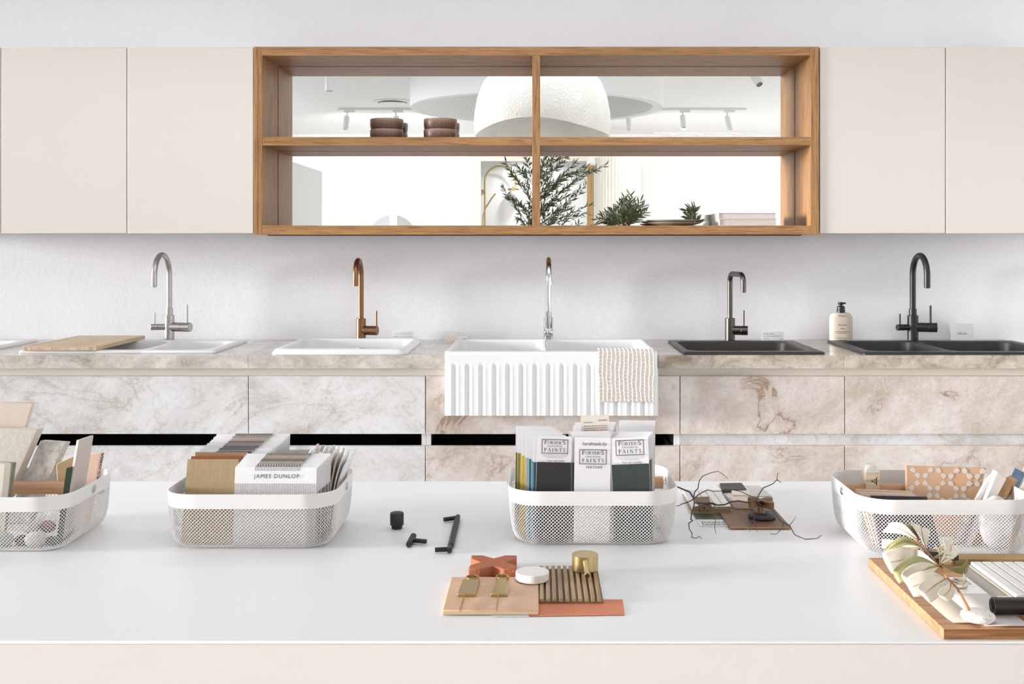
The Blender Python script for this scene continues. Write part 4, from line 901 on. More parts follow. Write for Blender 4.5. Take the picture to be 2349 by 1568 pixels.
for k in range(5):
    def fn(u, v, k=k):
        return Vector((-.3215+.0020*k+.013*u*(.4+.6*v), 1.648+.012*k+.006*math.sin(u*8+k), ZB+(.098-.003*k)*v))
    o = MB().grid(fn, 8, 6).build('fold', mat('beige_sheer', '#cdbcaa', .85, var=.05), fb2, fix=False); s_ = o.modifiers.new('t', 'SOLIDIFY'); s_.thickness = .0015
# ------------------------------------------------------------------ basket of paint cards
G3 = 'paint sample cards'; KS = 1.649/1.668
def pcol(n_, h_): return mat('paint_'+n_, h_, .55, var=.02)
M_black = pcol('black', '#2a2728'); M_dkgreen = pcol('dark_green', '#363f3d'); M_feather = pcol('feather', '#efedec')
def pcard(label, x0, x1, Y, ztop, lean, yaw, roll, colour, frac, logo=False, note=None, handmade=False, small=True):
    r, w, h = swatch(label, x0, x1, Y, ztop, lean, yaw, M_card, None, lower=colour, lowerh=frac, roll=roll, th=.0007, group=G3, name='paint_card', cat='paint card')
    if logo:
        lw = w*2*.76; zl_ = h*(.905 if not handmade else .815)
        a, b = paint_logo(lw); T = Matrix.Translation((.0006, -.0011, zl_)) @ UP
        a.xf(T).build('logo_lettering', M_ink, r, local=True, fix=False, smooth=False); b.xf(Matrix.Translation((.0006, -.0011, zl_)) @ UP).build('logo_frame', M_frameink, r, local=True, fix=False, smooth=False)
        if small:
            m = MB()
            for k, s in enumerate(("To ensure your Porter's colour has the depth", "character and accuracy you expect, always", "use a Porter's Paints product")):
                q = text_mb(s, w*.082); q.xf(Matrix.Translation((.0006, -.0011, zl_-lw*.325-k*w*.088)) @ UP); m.add(q.v, q.f)
            m.build('small_print', M_faint, r, local=True, fix=False, smooth=False)
            q = text_mb('COLOUR', w*.085, 'LEFT'); q.xf(Matrix.Translation((-w*.90, -.0011, h*frac+.0008)) @ UP); q.build('colour_caption', M_faint, r, local=True, fix=False, smooth=False)
        if note: text_mb(note, w*.15 if not handmade else w*.21, shear=.25, spacing=1.1).xf(Matrix.Translation((.002, -.0011, h*frac+.0008 if not handmade else h*.705)) @ UP).build('handwriting', M_ink, r, local=True, fix=False, smooth=False)
        if handmade: text_mb('handmade by', w*.27, shear=.35, spacing=.95).xf(Matrix.Translation((.002, -.0011, h*.925)) @ UP).build('handwriting', M_ink, r, local=True, fix=False, smooth=False)
    return r
cols = [pcol(*a) for a in (('teal', '#5f9a9c'), ('petrol', '#3d6b7d'), ('aqua', '#9cc4c0'), ('orange', '#e0a23c'), ('mustard', '#d9b93a'), ('olive', '#8f8b35'), ('bronze', '#7b6a3a'), ('deep_blue', '#33566e'), ('ochre', '#b9852f'))]
names = ('petrol blue', 'teal', 'petrol', 'pale aqua', 'orange', 'mustard yellow', 'mustard', 'olive', 'bronze')
ordl = [7, 0, 1, 2, 3, 4, 4, 5, 6]
pcard("paint card with black colour field and handwritten VAN HELSING", -.0040, .0480, 1.588, 1.0240, .035, .05, .03, M_black, .755, True, 'VAN HELSING')
for k in range(9):
    xo = -.0065-.0034*k-(.001 if k > 5 else 0)
    pcard('white topped paint card with %s field, %s behind the black one' % (names[k], ('first', 'second', 'third', 'fourth', 'fifth', 'sixth', 'seventh', 'eighth', 'ninth')[k]), xo, xo+.051, 1.5935+k*.0052, 1.0245+.0010*k+random.uniform(-.001, .001), .035, .05, random.uniform(-.02, .03), cols[ordl[k]], .755, logo=(k == 8), small=False)
pcard("white paint card reading handmade by and FEATHER", .0540, .1080, 1.589, 1.0225, .035, .02, .015, M_feather, .5, True, 'FEATHER', True, False)
for k, nm in enumerate(('navy grey', 'sand', 'charcoal', 'dark brown')):
    pcard('paint card with %s edge, %s behind the FEATHER card' % (nm, ('first', 'second', 'third', 'fourth')[k]), .0515-.001*k, .1085+.0006*k, 1.595+k*.0045, 1.0235+.0016*k, .035, .02, random.uniform(-.015, .015), (pcol('navy_grey', '#4b4f5b'), pcol('sand', '#c9b48d'), pcol('charcoal', '#474448'), pcol('dark_brown', '#5b4c3f'))[k], .75)
pcard("tilted paint card with dark green field and handwritten TEA OF CHINA", .1160, .1720, 1.589, 1.0215, .035, -.03, -.045, M_dkgreen, .745, True, 'TEA OF CHINA')
for k, nm in enumerate(('dark brown', 'taupe', 'black', 'sand')):
    pcard('paint card with %s field, %s behind the dark green one' % (nm, ('first', 'second', 'third', 'fourth')[k]), .1155-.0005*k+.0012, .1715+.0012*k, 1.596+k*.005, 1.0225+.0016*k, .035, -.03, -.035+.01*k, (pcol('dark_brown', '#5b4c3f'), pcol('taupe', '#8d8177'), M_black, pcol('sand', '#c9b48d'))[k], .75)
for k in range(5):
    pcard('blank white paint card, %s in the back stack behind the FEATHER card' % ('first', 'second', 'third', 'fourth', 'fifth')[k], .056+.0012*k, .119+.0015*k, 1.662+k*.004, 1.0235+.0018*k, .03, .0, random.uniform(-.01, .01), M_card, .5)
for k in range(5):
    pcard('blank white paint card, %s in the back stack behind the dark green card' % ('first', 'second', 'third', 'fourth', 'fifth')[k], .124+.0008*k, .178+.0016*k, 1.662+k*.004, 1.0245+.0022*k, .03, .03, .03-.004*k, M_card, .5)
r, w, h = swatch('cream card of small printed text standing highest among the paint cards', .0725, .1165, 1.645, 1.0465, .035, 0, mat('cream_card', '#efe6dc', .7, var=.01), None, lower=M_card, lowerh=.01, roll=-.03, th=.0007, group=G3, name='text_card', cat='card')
m = MB(); dashes(m, -w*.8, -w*.2, h*.935, .0014, -.0004, 8, 3); dashes(m, w*.25, w*.85, h*.95, .0017, -.0004, 8, 4)
for k in range(8): dashes(m, -w*.82, w*.84, h*.905-k*.0032, .0011, -.0004, 8, 20+k)
dashes(m, -w*.8, -w*.45, h*.73, .0012, -.0004, 8, 40); dashes(m, w*.1, w*.8, h*.73, .0012, -.0004, 8, 41); dashes(m, -w*.8, -w*.1, h*.705, .0012, -.0004, 8, 42); dashes(m, w*.0, w*.8, h*.705, .0012, -.0004, 8, 43)
m.build('small_print', mat('brown_ink', '#a08f86', .8), r, local=True, fix=False, smooth=False)
# ------------------------------------------------------------------ right basket of tiles
G4 = 'tile samples in the right basket'; KS = 1.0
M_terra = mat('peach_clay', '#dcb290', .6, var=.04, scale=30); M_inlay = mat('white_inlay_glaze', '#e4dbd5', .35, var=.03)
TL, TR, BR4, BL = (2079, 1066, 1.640), (2263, 1072, 1.640), (2231, 1196, 1.613), (2081, 1196, 1.613)
o, c, n = quad_slab('patterned_tile', 'peach clay tile with pattern of white five sided inlays', 'tile', [TL, TR, BR4, BL], .007, M_terra, G4, .0008)
ex = (c[1]-c[0]).normalized(); ez = -(c[3]-c[0]).normalized()
def inlay(zx, zy, sx, sy, cut=1):
    px, py = 1890+zx/5.117, 1040+zy/5.117; v = (py-1068)/(1196-1068); p = at(px, py, 1.640+(1.613-1.640)*v); s = .0080
    poly = [(.50, .50), (-.12, .50), (-.55, 0), (0, -.55), (.50, -.12)]
    m = MB(); q = [p+ex*(a*sx*s*1.0)+ez*(b*sy*s)-n*.0006 for a, b in poly]; q2 = [k+n*.0030 for k in q]
    m.loft([q, q2]); m.build('inlay', M_inlay, o)
for zx, zy, sx, sy in ((1038, 188, 1, -1), (1255, 190, -1, -1), (1342, 192, 1, -1), (1563, 196, -1, -1), (1648, 198, 1, -1), (1870, 204, -1, -1),
    (1100, 257, -1, 1), (1188, 259, 1, 1), (1408, 262, -1, 1), (1490, 264, 1, 1), (1715, 268, -1, 1), (1800, 270, 1, 1),
    (1095, 342, -1, -1), (1183, 343, 1, -1), (1402, 345, -1, -1), (1487, 347, 1, -1), (1712, 350, -1, -1), (1797, 352, 1, -1),
    (1025, 402, 1, 1), (1245, 405, -1, 1), (1330, 407, 1, 1), (1553, 410, -1, 1), (1640, 412, 1, 1), (1240, 488, -1, -1), (1325, 490, 1, -1), (1550, 493, -1, -1), (1637, 495, 1, -1), (1397, 548, -1, 1), (1478, 549, 1, 1), (1702, 552, -1, 1), (1010, 488, 1, -1)):
    inlay(zx, zy, sx, sy)
M_dk = mat('black_slate_tile', '#383536', .6, var=.06); M_blush = mat('blush_tile', '#e5cfc2', .6, var=.04); M_tan_t = mat('tan_tile', '#d9bfa7', .6, var=.06)
quad_slab('sample_tile', 'tan edged tile standing behind two others at the left of the right basket', 'tile', [(1964, 1121, 1.575), (2094, 1126, 1.575), (2098, 1208, 1.565), (1992, 1208, 1.565)], .007, M_tan_t, G4)
quad_slab('sample_tile', 'blush tile standing between the tan tile and the black tile', 'tile', [(1973, 1127, 1.563), (2101, 1133, 1.563), (2105, 1214, 1.553), (2000, 1214, 1.553)], .006, M_blush, G4)
quad_slab('sample_tile', 'grey edged glass tile behind the black tile', 'tile', [(1988, 1134, 1.554), (2112, 1138, 1.554), (2116, 1218, 1.545), (2008, 1218, 1.545)], .004, M_greige, G4)
quad_slab('sample_tile', 'black slate tile at the front of the right basket', 'tile', [(1999, 1136, 1.545), (2127, 1139, 1.545), (2150, 1222, 1.537), (2016, 1222, 1.537)], .006, M_dk, G4)
st = thing('stamp_block', 'rounded marble topped wooden block with dark printed face behind the tiles', 'block', tuple(at(2000, 1200, 1.65)*1.0)[:2]+(ZB,))
c0 = at(1990, 1112, 1.640); xa0, xa1 = X(1984, 1.64), X(2018, 1.64); z1_ = Z(1110, 1.64); zt_ = Z(1083, 1.64)
MB().box(xa0+.002, xa1, 1.640, 1.664, ZB, zt_).build('body', wood('pine_stripes', '#ecdcc4', '#c9aa85', 'x', 1.2), st)
arc = [Vector(((xa0+xa1)/2+.001-(xa1-xa0-.002)/2*math.cos(PI*k/14), 0, zt_+.010*math.sin(PI*k/14)**.8)) for k in range(15)]
MB().loft([[p+Vector((0, y, 0)) for p in arc] for y in (1.640, 1.664)]).build('marble_cap', stone('white_marble', '#e8e5e2', '#f2f0ee', '#c9c2bb', '#9c8f84', (9, 2, 2), 9, .3), st)
m = MB(); q = text_mb('-:|', .012, bold=.03); q.xf(Matrix.Translation(((xa0+xa1)/2+.003, 1.6395, Z(1107, 1.64))) @ UP); q.build('print', M_dk, st, fix=False)
M_mar = stone('pink_marble', '#e3dad8', '#efebea', '#b6a5a1', '#8c6f66', (5, 5, 1), 8, .4); M_brownst = mat('golden_brown_stone', '#b08a5c', .55, var=.3, scale=60); M_blue = mat('blue_grey_glaze', '#5b7898', .3, var=.25, scale=50)
quad_slab('stone_slab', 'thick rounded pink white marble piece leaning right of the patterned tile', 'stone slab', [(2263, 1092, 1.590), (2279, 1092, 1.590), (2226, 1196, 1.570), (2206, 1196, 1.570)], .022, M_mar, G4, .004, (.5, .8, 0))
quad_slab('sample_tile', 'plain white tile leaning between marble and brown stone', 'tile', [(2288, 1081, 1.580), (2309, 1098, 1.580), (2255, 1200, 1.560), (2238, 1200, 1.560)], .02, M_inlay, G4, .001, (.1, 1, 0))
quad_slab('stone_slab', 'golden brown stone block leaning right of the white tile', 'stone slab', [(2309, 1093, 1.585), (2328, 1106, 1.585), (2270, 1205, 1.565), (2250, 1205, 1.565)], .018, M_brownst, G4, .001, (.6, .7, 0))
quad_slab('sample_tile', 'blue grey glazed tile leaning behind the brown stone', 'tile', [(2328, 1073, 1.625), (2352, 1086, 1.625), (2300, 1196, 1.605), (2275, 1190, 1.605)], .008, M_blue, G4, .001, (.4, .9, 0))
quad_slab('sample_tile', 'blush tile leaning at the right edge of the picture', 'tile', [(2352, 1096, 1.575), (2372, 1100, 1.575), (2318, 1205, 1.555), (2300, 1205, 1.555)], .008, M_blush, G4, .001, (.5, .8, 0))
quad_slab('sample_tile', 'tan tile leaning beside the blush tile at the right edge', 'tile', [(2374, 1104, 1.572), (2392, 1108, 1.572), (2342, 1208, 1.553), (2325, 1208, 1.553)], .008, M_tan_t, G4, .001, (.5, .8, 0))
quad_slab('sample_tile', 'tall white tile leaning highest at the right edge', 'tile', [(2366, 1030, 1.655), (2400, 1046, 1.655), (2330, 1190, 1.613), (2305, 1180, 1.613)], .006, M_inlay, G4, .001, (.4, .9, 0))
tag(MB().sphere((X(2284, 1.54), 1.540, ZB+.0385), .0185, 24, 14, (1.3, .7, 2.07)).build('marble_lump', M_mar), 'rounded white marble lump at the front of the right basket', 'stone', G4)
# ------------------------------------------------------------------ black pulls
M_blk = mat('knurled_black', '#242123', .5, 0, .05)
k0 = onz(910.5, 1211, ZI); r = thing('cabinet_knob', 'matt black cylindrical cabinet knob standing on the island', 'knob', k0)
MB().lathe([(.0082, 0), (.0084, .0005), (.0084, .0032), (.0075, .0042)], 32, k0).build('foot', M_blk, r); MB().lathe([(.0078, .0042), (.0096, .0048), (.0106, .0064), (.0106, .0225), (.0100, .0242), (.0088, .0248)], 40, k0).build('head', M_blk, r)
zc_ = ZI+.0046; a, b, e = onz(938, 1248, zc_), onz(948.5, 1228.5, zc_), onz(977.5, 1241.5, zc_)
r = thing('t_bar_pull', 'small matt black T shaped pull lying on the island', 'handle', ((a+b)/2).xy.to_3d()+Vector((0, 0, ZI)))
MB().cyl(a, b, .0045, n=28).build('bar', M_blk, r, bevel=.0005); mid = (a+b)/2; MB().cyl(mid+(e-mid).normalized()*.003, e, .0033, n=20).build('post', M_blk, r)
a, b = onz(1031, 1262.5, zc_), onz(1050.5, 1184, zc_); d = (b-a).normalized()
r = thing('bar_pull', 'long matt black bar pull with two posts lying on the island', 'handle', ((a+b)/2).xy.to_3d()+Vector((0, 0, ZI)))
L = (b-a).length; MB().cyl(a, a+d*.026, .0037, n=28).cyl(b, b-d*.022, .0037, n=28).build('bar_end', M_blk, r); MB().cyl(a+d*.024, b-d*.020, .0046, n=32).build('grip', M_blk, r, bevel=.0005)
for p, q in ((a+d*.008, onz(998, 1260.5, zc_)), (b-d*.007, onz(1018.5, 1191, zc_))): MB().cyl(p, q, .0034, n=20).build('post', M_blk, r)
# ------------------------------------------------------------------ sample board in the middle
zt1 = ZI+.0062; yb0, yb1 = 1.2685, 1.397; tx0, tx1 = -.1126, .0020
# papers first
tag(MB().add([tuple(onz(*p, ZI+.0002)) for p in ((1180, 1374), (1428, 1374), (1433, 1410), (1215, 1413))]+[tuple(onz(*p, ZI+.0006)) for p in ((1180, 1374), (1428, 1374), (1433, 1410), (1215, 1413))], [(0, 1, 2, 3), (7, 6, 5, 4), (0, 4, 5, 1), (1, 5, 6, 2), (2, 6, 7, 3), (3, 7, 4, 0)]).build('colour_strip', mat('coral_paper', '#dd8a66', .75, var=.02)), 'coral painted paper strip under the peach tile', 'paper')
tag(MB().add([tuple(onz(*p, ZI+z)) for z in (.0001, .0004) for p in ((1120, 1380), (1212, 1380), (1213, 1414), (1130, 1414))], [(0, 1, 2, 3), (7, 6, 5, 4), (0, 4, 5, 1), (1, 5, 6, 2), (2, 6, 7, 3), (3, 7, 4, 0)]).build('paper_sheet', M_card), 'white paper edge showing under the peach tile', 'paper')
M_ptile = NT('peach_terracotta').set(.65); _v = M_ptile.coords(); M_ptile.base(M_ptile.mix(M_ptile.ramp(M_ptile.noise(_v, 70, 3), [(.66, (0, 0, 0)), (.72, (.6,)*3)]), M_ptile.ramp(M_ptile.noise(_v, 18), [(.3, '#dcb28f'), (.7, '#e6c2a4')]), '#eddccf')); M_ptile = M_ptile.m
r = thing('terracotta_tile', 'square peach terracotta tile lying in the middle sample group', 'tile', (-.055, 1.33, ZI+.0007))
MB().box(tx0, tx1, yb0, yb1, ZI+.0007, zt1).build('slab', M_ptile, r, bevel=.0012); MB().box(tx0+.001, tx1-.001, yb0-.0003, yb0+.001, ZI+.0012, zt1-.001).build('raw_edge', mat('raw_clay_edge', '#cdb795', .8, var=.05), r)
bx_, by_ = -.0590, 1.4345; s = .0312; nw, nd = .0150, .0135
poly = []
for k in range(4):
    a = k*PI/2; R = Matrix.Rotation(a, 2)
    for p in ((-s, -s), (-nw, -s), (0, -s+nd), (nw, -s)): v = R @ Vector(p); poly.append((bx_+v.x*1.0, by_+v.y))
tag(MB().prism(poly, ZI, ZI+.0145).build('cross_brick', mat('red_terracotta', '#b26a4b', .85, var=.08, scale=60, bump=.35, bscale=250), bevel=.0015), 'small red terracotta X shaped brick behind the peach tile', 'brick')
def Zf(zx, zy): return 1000+zx/5.22, 1240+zy/5.22
for lb, pl, ring, stem in (('brass pull with wide paddle plate at the left of the peach tile', ((320, 455), (525, 455), (470, 630), (255, 630)), (437, 428), ((350, 640), (290, 830))), ('brass pull with tapered paddle plate at the middle of the peach tile', ((740, 445), (850, 445), (865, 630), (655, 630)), (798, 422), ((748, 640), (728, 825)))):
    zp_ = zt1+.0042; P = [onz(*Zf(*q), zp_) for q in pl]; c = sum(P, Vector())/4
    r = thing('brass_pull', lb, 'handle', (c.x, c.y, zt1+.0001), group='brass pulls on the peach tile')
    MB().loft([[Vector((p.x, p.y, z)) for p in P[::-1]] for z in (zt1+.0001, zp_)]).build('plate', M_brass, r, bevel=.0009)
    q = onz(*Zf(*ring), zp_); MB().lathe([(.0085*.78, zt1+.0001-zt1), (.0085, .0001), (.0085, .0045), (.0085*.78, .0045), (.0085*.78, .0001)], 28, (q.x, q.y, zt1), False, False).xf(Matrix.Identity(4)).build('ring', M_brass, r)
    a, b = onz(*Zf(*stem[0]), zt1+.003), onz(*Zf(*stem[1]), zt1+.003); dd = Vector((-(b-a).y, (b-a).x, 0)).normalized()*.0007; a = a-(b-a)*.02
    MB().loft([[a+dd, a-dd, a-dd+Vector((0, 0, .0028)), a+dd+Vector((0, 0, .0028))], [b+dd, b-dd, b-dd-Vector((0, 0, .002)), b+dd-Vector((0, 0, .002))]]).build('blade', M_brass, r)
q = onz(1221, 1309, ZI+.0178); 
M_terr = speckle('white_terrazzo', '#f0ece8', '#a9927e', 330, .16, .5, .05)
M_slat = wood('walnut_slat', '#bfa07a', '#93755a', 'y', .5)
rp = thing('ribbed_panel', 'ribbed walnut panel of parallel strips right of the peach tile', 'panel', (.043, 1.377, ZI))
px0, px1, py0, py1 = .0030, .0815, 1.3095, 1.444
MB().box(px0, px1, py0, py1, ZI, ZI+.0022).build('backing', wood('walnut_backing', '#8d7052', '#6d5339', 'y', .5), rp)
NS = 10
for k in range(NS):
    w = (px1-px0)/NS; x0 = px0+w*k; MB().box(x0+w*.05, x0+w*.68, py0, py1, ZI+.0023, ZI+.0066).build('slat', M_slat, rp, bevel=.0006)
tag(MB().lathe([(.0205, 0), (.0216, .001), (.0216, .0098), (.0208, .0106), (0, .0107)], 48, (q.x, q.y, ZI+.0070)).build('terrazzo_disc', M_terr), 'white speckled terrazzo disc bridging peach tile and ribbed panel', 'disc')
c = onz(1342, 1305, ZI+.0069); r = thing('cylinder_knob', 'brushed brass cylinder knob with a side pin on the ribbed panel', 'knob', c)
MB().lathe([(.0172, .0001), (.0177, .0006), (.0177, .0200), (.0170, .0207), (0, .0208)], 56, c).build('drum', M_brass, r)
MB().cyl((c.x, c.y-.0165, c.z+.0155), (c.x+.0006, c.y-.052, c.z+.0075), .0034, n=22).build('pin', M_brass, r, bevel=.0004)
MB().cyl((c.x+.0006, c.y-.0519, c.z+.0075), (c.x+.00061, c.y-.0523, c.z+.0074), .0031, n=22).build('pin_tip', M_copper, r)
# ------------------------------------------------------------------ dark sample group with twigs
def quadflat(name, label, cat, pts, z0, th, m_, bevel=.0006, parent=None):
    c = [onz(px, py, z0+th) for px, py in pts]; m = MB().loft([[Vector((p.x, p.y, z0)) for p in c[::-1]], [Vector((p.x, p.y, z0+th)) for p in c[::-1]]])
    o = m.build(name, m_, parent, bevel=bevel)
    return tag(o, label, cat) if parent is None else o
z = ZI
pc_ = thing('paint_card', 'paint card with moss green band lying upside down under the twigs', 'paint card', (.28, 1.79, z), group=G3)
cx0, cx1, cy0, cy1 = .2545, .3055, 1.668, 1.915
MB().box(cx0, cx1, cy0, cy1, z, z+.0006).build('sheet', M_card, pc_); MB().box(cx0, cx1, 1.7095, 1.880, z+.0006, z+.0010).build('colour_field', pcol('moss', '#5d6350'), pc_)
for mb, nm, mm in zip(paint_logo(.039), ('logo_lettering', 'logo_frame'), (M_ink, M_frameink)): mb.xf(Matrix.Translation(((cx0+cx1)/2, 1.684, z+.0011)) @ Matrix.Rotation(PI, 4, 'Z')).build(nm, mm, pc_, fix=False, smooth=False)
q = text_mb("To ensure your Porter's colour has the depth", .0023); q.xf(Matrix.Translation(((cx0+cx1)/2, 1.704, z+.0011)) @ Matrix.Rotation(PI, 4, 'Z')); q.build('small_print', M_faint, pc_, fix=False, smooth=False)
r = thing('wood_sample', 'brown walnut veneer board lying under the dark round base', 'wood sample', (.345, 1.73, z+.0012))
MB().box(.2975, .3925, 1.651, 1.80, z+.0012, z+.0038).build('board', wood('dark_walnut', '#8a6b55', '#644a38', 'y', .6), r, bevel=.0003)
MB().box(.2976, .3924, 1.6506, 1.6512, z+.0013, z+.0037).build('edge_band', mat('orange_ply_edge', '#c08a5c', .6), r)
quadflat('fabric_sample', 'pale grey sheet behind the dark tile of the twig group', 'fabric', ((1640, 1112), (1741, 1113), (1772, 1137), (1668, 1137)), z+.0001, .0012, mat('pale_grey_felt', '#d3cec8', .9))
bt_ = thing('bar_tile', 'tile of five white glazed bars lying under the twigs', 'tile', (.285, 1.80, z+.0040))
MB().box(.2535, .3185, 1.742, 1.862, z+.0012, z+.0060).build('backing', mat('beige_mesh', '#a39177', .8), bt_)
M_bar = mat('white_bar_glaze', '#efece8', .25, var=.01); M_baredge = mat('raw_bar_edge', '#a58c6b', .7, var=.06)
for k in range(5):
    x0 = .2538+k*.0129; o = MB().box(x0, x0+.0119, 1.744, 1.862, z+.0061, z+.0135).build('bar', M_bar, bt_, bevel=.0012); MB().box(x0+.0006, x0+.0113, 1.7436, 1.7442, z+.0064, z+.0125).build('raw_end', M_baredge, o)
quadflat('sample_tile', 'small glossy white tile right of the bar tile', 'tile', ((1655, 1124), (1706, 1124), (1722, 1142), (1672, 1142)), z+.0040, .006, M_bar)
quadflat('sample_tile', 'blush block with white top beside the bronze cross handle', 'tile', ((1672, 1138), (1722, 1138), (1732, 1150), (1684, 1150)), z+.0040, .012, M_blush)
quadflat('sample_tile', 'cream chip behind the blush block', 'tile', ((1678, 1124), (1718, 1124), (1722, 1134), (1682, 1134)), z+.0105, .004, M_cream_t)
quadflat('leather_sample', 'dark brown leather sample at the back of the twig group', 'leather sample', ((1650, 1107), (1702, 1106), (1713, 1121), (1657, 1123)), z+.0085, .007, mat('dark_leather', '#4a4341', .55, var=.06, bump=.2, bscale=300), .002)
r = thing('bronze_pull', 'bronze pull with ring end lying on the white bar tile', 'handle', (.262, 1.77, z+.0137))
P = [onz(*q, z+.0175) for q in ((1592, 1139), (1626, 1138), (1633, 1160), (1611, 1161))]
MB().loft([[Vector((p.x, p.y, zz)) for p in P[::-1]] for zz in (z+.0137, z+.0175)]).build('plate', M_bronze, r, bevel=.0006)
q = onz(1624, 1163, z+.0165); MB().lathe([(.0030, -.0028), (.0046, -.0028), (.0046, .0030), (.0030, .0030), (.0030, -.0028)], 24, q, False, False).build('ring', M_bronze, r)
hc = onz(1748, 1175, z+.0126); r = thing('valve_base', 'flat dark grey round base under the bronze cross handle', 'tap part', (hc.x, hc.y, z+.0039))
MB().lathe([(.0195, .0), (.0215, .0014), (.0222, .0035), (.0215, .0068), (.0195, .0086), (0, .0088)], 48, (hc.x, hc.y, z+.0039)).build('disc', mat('dark_slate', '#4a4747', .5, var=.05), r, angle=60)
r = thing('tap_cross', 'bronze cross shaped tap handle standing on the dark round base', 'tap handle', (hc.x-.002, hc.y, z+.0128))
MB().lathe([(.0062, 0), (.0056, .001), (.0056, .010), (.007, .0115)], 28, (hc.x-.002, hc.y, z+.0128)).build('stem', M_bronze, r)
pl = []
for k in range(64):
    a = 2*PI*k/64; rr = .0105+.0125*max(0, math.cos(2*(a-PI/4+.12)))**1.1 if True else 0; rr = .0072+.0190*abs(math.cos(2*(a-PI/4+.15)))**1.7 if math.cos(2*(a-PI/4+.15)) != 9 else 0
    pl.append((hc.x-.002+rr*math.cos(a), hc.y+rr*math.sin(a)*1.0))
MB().prism(pl, z+.0128+.0112, z+.0128+.0205).build('cross', M_bronze, r, bevel=.0010)
def tw(zx, zy): return (1540+zx/6.525, 1060+zy/6.525)
def Ytw(py): return 1.785-(py-1080)/160*.212
tr = thing('dry_twig', 'bare dark branching twig spread over the walnut board group', 'twig', tuple(at(1640, 1200, Ytw(1200)).xy)+(z,))
M_dtw = mat('dark_twig_bark', '#4e4340', .85, var=.15, scale=300)
for pts, r0, r1 in (([(335, 540), (270, 440), (170, 400), (90, 365)], .0016, .0014), ([(335, 540), (345, 450), (400, 385), (415, 280), (470, 205), (590, 155), (700, 132), (790, 195), (850, 250)], .0012, .0004),
    ([(335, 540), (310, 565), (230, 600), (150, 625), (120, 645), (70, 650)], .0011, .0006), ([(335, 540), (440, 460), (545, 410), (620, 432), (740, 430), (830, 390)], .0011, .0006), ([(740, 430), (920, 410), (1040, 435), (1180, 500), (1280, 560)], .0008, .0007),
    ([(335, 540), (345, 600), (330, 680), (305, 760), (290, 850), (320, 870), (260, 910), (270, 1000), (310, 1055), (305, 1120), (370, 1135), (420, 1105), (455, 1140)], .0013, .0005),
    ([(340, 600), (480, 615), (600, 605), (700, 640), (800, 630), (900, 590), (1000, 575), (1150, 600), (1280, 580)], .0015, .0013), ([(335, 680), (480, 640), (600, 620), (650, 640), (640, 760), (660, 850), (650, 980), (668, 1070)], .0012, .0004),
    ([(1280, 575), (1310, 480), (1370, 385), (1520, 320), (1580, 260), (1592, 160)], .0012, .0006), ([(1580, 260), (1645, 300)], .0009, .0006),
    ([(1280, 580), (1330, 640), (1500, 700), (1560, 770), (1640, 880), (1690, 910), (1770, 940), (1800, 1000), (1850, 1085), (2000, 1148), (2100, 1145), (2190, 1135), (2245, 1090)], .0012, .0006),
    ([(1770, 940), (1820, 880), (1865, 805)], .0007, .0003), ([(1675, 910), (1665, 970), (1600, 1050), (1560, 1075), (1475, 1068)], .0007, .0004), ([(1190, 680), (1240, 820), (1200, 900), (1165, 1045)], .0006, .0003), ([(1240, 820), (1260, 920), (1283, 1035)], .0006, .0003)):
    pp = [tw(*p) for p in pts]; V3 = []
    for i, (a, b) in enumerate(pp): p = at(a, b, Ytw(b)); p.z = max(p.z, z+.0008); V3.append(p)
    dense = []
    for i in range(len(V3)-1):
        for k in range(3): dense.append(V3[i].lerp(V3[i+1], k/3))
    dense.append(V3[-1]); nD = len(dense)
    MB().tube(dense, [.85*(r0+(r1-r0)*i/(nD-1)) for i in range(nD)], 7).build('branch', M_dtw, tr)
# ------------------------------------------------------------------ oak board at the right
zb_ = ZI; zt_ = ZI+.0116
r = thing('oak_board', 'thick oak plywood board at the right front corner of the island', 'board', (.6, 1.33, zb_))
MB().box(.4538, .80, 1.1930, 1.463, zb_, zt_).build('board', wood('oak_board_top', '#cfa078', '#b07f55', 'x', .7), r, bevel=.0006)
MB().box(.4545, .80, 1.1924, 1.1932, zb_+.0003, zt_-.0004).build('front_edge', wood('oak_board_edge', '#b98350', '#8a5a30', 'x', .6, .5, 1.2), r)
z = zt_+.0001
def pflat(label, x0, x1, y0, y1, zz, body, ysplit):
    r = thing('paint_card', label, 'paint card', ((x0+x1)/2, (y0+y1)/2, zz), group=G3)
    def sheet(a, b, lift=0):
        def f(u, v):
            y = a+(b-a)*v; x = x0+(x1-x0)*u; cl = .0022*max(0, 1-(y-y0)/.03)**2 if lift else 0; return Vector((x, y, zz+cl+.0004))
        return f
    o = MB().grid(sheet(y0, ysplit, 1), 3, 12).build('colour_field', body, r, fix=False); s_ = o.modifiers.new('t', 'SOLIDIFY'); s_.thickness = .0006
    MB().box(x0, x1, ysplit, y1, zz, zz+.0005).build('header', M_card, r)
    for mb, nm, mm in zip(paint_logo(.039), ('logo_lettering', 'logo_frame'), (M_ink, M_frameink)): mb.xf(Matrix.Translation(((x0+x1)/2, y1-.020, zz+.0008))).build(nm, mm, r, fix=False, smooth=False)
    q = text_mb("To ensure your Porter's colour has the depth", .0023); q.xf(Matrix.Translation(((x0+x1)/2, y1-.040, zz+.0008))); q.build('small_print', M_faint, r, fix=False, smooth=False)
    sq = MB(); stroke(sq, [(.0006*k, .0011*math.sin(k*1.9)+.0005*math.sin(k*.7)) for k in range(26)], .0003, Matrix.Translation(((x0+x1)/2-.014, ysplit+.006, zz+.0008))); sq.build('handwriting', M_ink, r, fix=False, smooth=False)
pflat('warm beige paint card lying under the stem of the leaf branch', .4700, .5190, 1.206, 1.400, z, pcol('warm_beige', '#cdc3b4'), 1.34)
